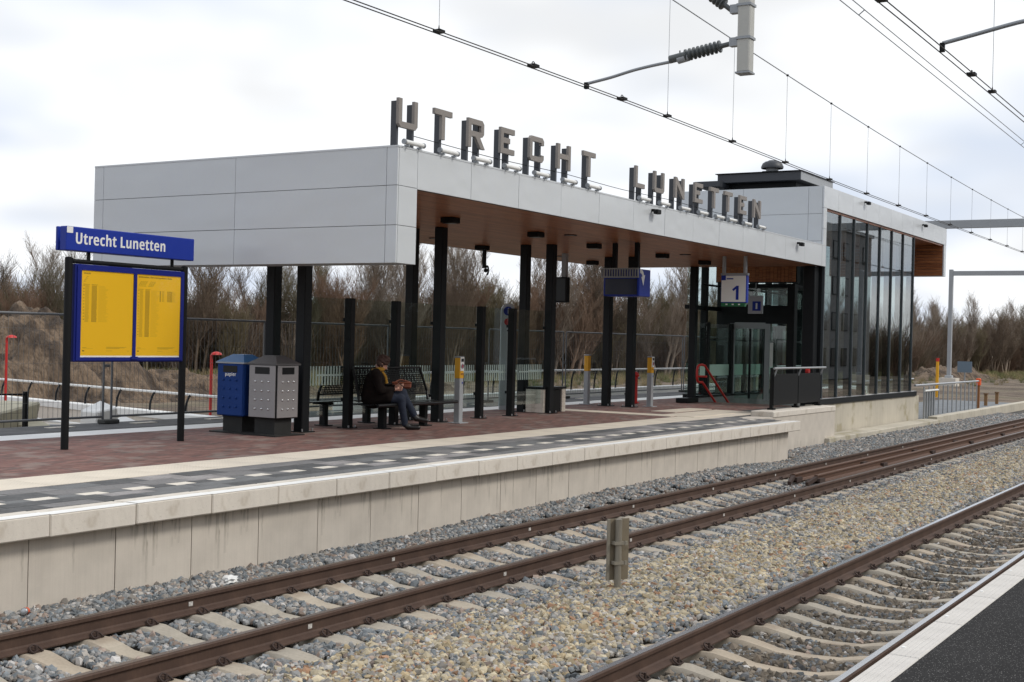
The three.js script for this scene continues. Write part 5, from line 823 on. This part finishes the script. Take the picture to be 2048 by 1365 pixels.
// ---------- seated person ----------
const cap = (p, a, b, ra, rb) => { const ax = p[0] - a[0], ay = p[1] - a[1], az = p[2] - a[2], bx = b[0] - a[0], by = b[1] - a[1], bz = b[2] - a[2]; const h = clamp((ax * bx + ay * by + az * bz) / (bx * bx + by * by + bz * bz + 1e-9)); return Math.hypot(ax - bx * h, ay - by * h, az - bz * h) - mix(ra, rb, h); };
const smin = (a, b, k) => { const h = Math.max(k - Math.abs(a - b), 0) / k; return Math.min(a, b) - h * h * k * 0.25; };
function field(bones, k, extra) { return (p) => { let d = 1e3; for (const [a, b, ra, rb] of bones) d = smin(d, cap(p, a, b, ra, rb), k); return extra ? extra(p, d) : d; }; }
function sdfMesh(fn, c, half, res) {
  const mc = new MarchingCubes(res, new THREE.MeshBasicMaterial(), false, false, 120000); mc.isolation = 0;
  const hs = res / 2, f = mc.field;
  for (let z = 0; z < res; z++) for (let y = 0; y < res; y++) for (let x = 0; x < res; x++) f[z * res * res + y * res + x] = -fn([c[0] + (x - hs) / hs * half, c[1] + (y - hs) / hs * half, c[2] + (z - hs) / hs * half]);
  mc.update();
  const n = mc.count !== undefined ? mc.count : mc.geometry.drawRange.count;
  const P = new Float32Array(mc.positionArray.slice(0, n * 3)), N = new Float32Array(mc.normalArray.slice(0, n * 3));
  for (let i = 0; i < n; i++) { for (let k = 0; k < 3; k++) P[3 * i + k] = P[3 * i + k] * half + c[k]; const l = Math.hypot(N[3 * i], N[3 * i + 1], N[3 * i + 2]) || 1; for (let k = 0; k < 3; k++) N[3 * i + k] /= l; }
  const g = new THREE.BufferGeometry(); g.setAttribute('position', new THREE.BufferAttribute(P, 3)); g.setAttribute('normal', new THREE.BufferAttribute(N, 3)); g.setAttribute('uv', new THREE.BufferAttribute(new Float32Array(n * 2), 2)); return g;
}
{
  const man = thing('person', 'seated person in a dark coat, mustard scarf and jeans looking at a phone', 'person', [18.12, 0, -13.93], undefined, 0.62);
  // right side (-x) is toward the viewer; the person faces +z, right leg planted, left leg crossed over
  const J = { pel: [0, 0.55, 0], ch: [0, 0.86, 0.02], nk: [0, 1.03, 0.07], hd: [0, 1.145, 0.13], rs: [-0.185, 0.97, 0.03], ls: [0.185, 0.97, 0.03], re: [-0.25, 0.70, 0.12], le: [0.25, 0.71, 0.14], rw: [-0.07, 0.70, 0.36], lw: [0.07, 0.745, 0.38], rk: [-0.10, 0.545, 0.47], lk: [0.0, 0.64, 0.50], ra: [-0.08, 0.10, 0.56], la: [-0.02, 0.25, 0.72], rt: [-0.085, 0.045, 0.78], lt: [-0.02, 0.20, 0.93] };
  const skin = std({ color: lin(0.50, 0.27, 0.20), roughness: 0.55 }), coat = phy({ map: mottled([0.012, 0.0085, 0.0075], 0.2, 400, 0.5, 128), roughness: 0.95, specularIntensity: 0.25 }), jeans = std({ map: mottled([0.014, 0.021, 0.040], 0.25, 401, 0.3, 128), roughness: 0.9 }), hairM = std({ map: mottled([0.060, 0.026, 0.018], 0.35, 402, 0.1, 128), roughness: 0.7 }), shoe = std({ color: lin(0.012, 0.011, 0.011), roughness: 0.4 }), scarfM = std({ color: lin(0.32, 0.165, 0.02), roughness: 0.95 });
  // continuous body: torso, limbs, neck; head and hands from finer grids merged in
  const body = sdfMesh(field([[J.pel, J.ch, 0.14, 0.145], [J.ch, J.nk, 0.12, 0.06], [J.nk, [0, 1.10, 0.1], 0.055, 0.055], [J.ch, J.rs, 0.10, 0.065], [J.ch, J.ls, 0.10, 0.065], [J.rs, J.re, 0.052, 0.043], [J.re, J.rw, 0.043, 0.028], [J.ls, J.le, 0.052, 0.043], [J.le, J.lw, 0.043, 0.028], [[-0.09, 0.55, 0.02], J.rk, 0.085, 0.058], [J.rk, J.ra, 0.055, 0.038], [[0.09, 0.55, 0.02], J.lk, 0.085, 0.058], [J.lk, J.la, 0.055, 0.038], [J.ra, [-0.085, 0.045, 0.68], 0.03, 0.016], [J.la, [-0.02, 0.19, 0.82], 0.026, 0.014]], 0.05), [0, 0.58, 0.3], 0.72, 96);
  const tilt = 0.55, hc = J.hd, rot = (x, y, z) => [hc[0] + x, hc[1] + y * Math.cos(tilt) - z * Math.sin(tilt), hc[2] + y * Math.sin(tilt) + z * Math.cos(tilt)];
  const head = sdfMesh(field([[rot(0, 0.035, -0.015), rot(0, 0.03, 0.0), 0.088, 0.088], [rot(0, 0.0, 0.02), rot(0, -0.075, 0.055), 0.072, 0.042], [rot(0, -0.005, 0.09), rot(0, -0.035, 0.112), 0.009, 0.016], [rot(-0.035, -0.065, 0.03), rot(0.035, -0.065, 0.03), 0.045, 0.045], [rot(0, -0.07, -0.03), [0, 1.04, 0.07], 0.055, 0.055], [rot(-0.086, -0.01, 0.0), rot(-0.09, -0.04, 0.0), 0.014, 0.01], [rot(0.086, -0.01, 0.0), rot(0.09, -0.04, 0.0), 0.014, 0.01]], 0.035, (p, d) => { for (const s of [-1, 1]) d = Math.max(d, -(cap(p, rot(s * 0.033, 0.0, 0.095), rot(s * 0.034, 0.0, 0.095), 0.014, 0.014))); return Math.max(d, -cap(p, rot(-0.02, -0.068, 0.105), rot(0.02, -0.068, 0.105), 0.006, 0.006)); }), hc, 0.17, 72);
  const hand = (w, s, curl) => { const b = [[w, [w[0] + s * 0.012, w[1] + 0.012, w[2] + 0.05], 0.028, 0.032]]; for (let f = 0; f < 4; f++) { const L = [0.036, 0.04, 0.037, 0.03][f], o = [w[0] + s * (0.02 - 0.004 * f), w[1] + 0.038 - 0.019 * f, w[2] + 0.075], k1 = [o[0] - s * 0.004, o[1] + 0.004, o[2] + L], k2 = [k1[0] - s * 0.02, k1[1] + curl, k1[2] + 0.016], k3 = [k2[0] - s * 0.022, k2[1] + curl, k2[2] - 0.004]; b.push([[o[0], o[1], o[2] - 0.02], k1, 0.0095, 0.009], [k1, k2, 0.009, 0.0085], [k2, k3, 0.0085, 0.0075]); } b.push([[w[0] - s * 0.005, w[1] + 0.03, w[2] + 0.03], [w[0] - s * 0.018, w[1] + 0.058, w[2] + 0.055], 0.012, 0.010], [[w[0] - s * 0.018, w[1] + 0.058, w[2] + 0.055], [w[0] - s * 0.026, w[1] + 0.066, w[2] + 0.085], 0.010, 0.008]); return sdfMesh(field(b, 0.008), [w[0], w[1], w[2] + 0.06], 0.12, 72); };
  part('body', [body, head, hand(J.rw, 1, 0.006), hand(J.lw, -1, 0.006)], skin, man);
  part('hair', sdfMesh(field([[rot(0, 0.05, -0.03), rot(0, 0.055, 0.0), 0.103, 0.1], [rot(-0.045, 0.105, 0.035), rot(0.05, 0.11, 0.035), 0.045, 0.042], [rot(-0.07, -0.02, -0.035), rot(0.07, -0.02, -0.035), 0.05, 0.05], [rot(-0.082, -0.03, 0.015), rot(-0.075, -0.075, 0.03), 0.018, 0.014], [rot(0.082, -0.03, 0.015), rot(0.075, -0.075, 0.03), 0.018, 0.014]], 0.04, (p, d) => Math.max(d + 0.026 * (vnoise(p[0] * 60, p[1] * 60 + p[2] * 45, 5) - 0.45), -cap(p, rot(0, -0.045, 0.125), rot(0, -0.03, 0.1), 0.075, 0.068))), hc, 0.19, 72), hairM, man);
  const beard = part('beard', sdfMesh(field([[rot(-0.045, -0.075, 0.03), rot(0.045, -0.075, 0.03), 0.044, 0.044], [rot(0, -0.085, 0.07), rot(0, -0.09, 0.06), 0.036, 0.04]], 0.03, (p, d) => Math.max(d, -cap(p, rot(-0.03, -0.045, 0.12), rot(0.03, -0.045, 0.12), 0.038, 0.038))), hc, 0.19, 56), hairM, man);
  part('coat', sdfMesh(field([[[0, 0.55, -0.03], J.ch, 0.195, 0.175], [[-0.03, 0.55, 0.02], [-0.09, 0.57, 0.24], 0.175, 0.125], [[0.03, 0.55, 0.02], [0.09, 0.58, 0.24], 0.165, 0.115], [J.ch, [0, 1.0, 0.03], 0.16, 0.09], [J.ch, J.rs, 0.14, 0.085], [J.ch, J.ls, 0.14, 0.085], [J.rs, J.re, 0.078, 0.066], [J.re, [-0.095, 0.70, 0.325], 0.066, 0.046], [J.ls, J.le, 0.078, 0.066], [J.le, [0.095, 0.74, 0.345], 0.066, 0.046]], 0.05, (p, d) => d + 0.010 * (vnoise(p[0] * 14 + p[2] * 9, p[1] * 22, 9) - 0.5)), [0, 0.72, 0.1], 0.48, 84), coat, man);
  part('scarf', merge([new THREE.TorusGeometry(0.085, 0.046, 10, 22).rotateX(Math.PI / 2 - 0.25).translate(0, 1.035, 0.06), tube([[-0.03, 1.0, 0.13], [-0.035, 0.92, 0.19], [-0.03, 0.80, 0.215]], 0.03, 12, 8)]), scarfM, man);
  part('jeans', sdfMesh(field([[[-0.09, 0.54, 0.0], J.rk, 0.105, 0.074], [J.rk, [-0.082, 0.105, 0.555], 0.074, 0.058], [[0.09, 0.55, 0.0], J.lk, 0.105, 0.076], [J.lk, [-0.017, 0.255, 0.712], 0.074, 0.058]], 0.03, (p, d) => d + 0.006 * (vnoise(p[0] * 25, p[1] * 30 + p[2] * 18, 11) - 0.5)), [0, 0.40, 0.35], 0.48, 84), jeans, man);
  part('shoe', sdfMesh(field([[[-0.08, 0.10, 0.555], [-0.083, 0.065, 0.60], 0.052, 0.05], [[-0.083, 0.052, 0.62], [-0.088, 0.042, 0.79], 0.05, 0.04]], 0.03, (p, d) => Math.max(d, 0.004 - p[1])), [-0.085, 0.06, 0.67], 0.2, 48), shoe, man); part('shoe', sdfMesh(field([[[-0.017, 0.25, 0.715], [-0.02, 0.205, 0.745], 0.052, 0.05], [[-0.02, 0.195, 0.765], [-0.02, 0.165, 0.93], 0.05, 0.04]], 0.03), [-0.02, 0.2, 0.81], 0.2, 48), shoe, man);
  const wx = (p) => man.localToWorld(V3(...p)); man.updateMatrixWorld(true);
  const ph = thing('phone', 'small dark phone held in both hands of the seated person', 'phone', wx([0.0, 0.785, 0.47]).toArray(), undefined, 0.62); const pb = part('case', cbox(0.07, 0.14, 0.01, 0.003), M.black, ph); pb.rotation.x = -0.9; part('screen_glass', mbox(0.062, 0.125, 0.002, 0, 0, -0.0062), M.blackGloss, pb);
  const bg = thing('shoulder_bag', 'flat reddish brown leather bag lying on the lap', 'bag', wx([0.12, 0.745, 0.36]).toArray(), undefined, 0.62); const leather = std({ map: mottled([0.17, 0.045, 0.02], 0.25, 410, 0.3, 128), roughness: 0.5 }); part('pouch', cbox(0.2, 0.1, 0.34, 0.025, 0.05, 0.02, 0.12), leather, bg); part('flap', cbox(0.205, 0.03, 0.35, 0.012, 0.05, 0.068, 0.12), leather, bg); part('strap', tube([[-0.02, 0.08, 0.0], [0.05, 0.12, 0.1], [0.12, 0.08, 0.26]], 0.012, 12, 6), leather, bg);
}
renderer.setSize(1024, 682);
renderer.render(scene, camera);
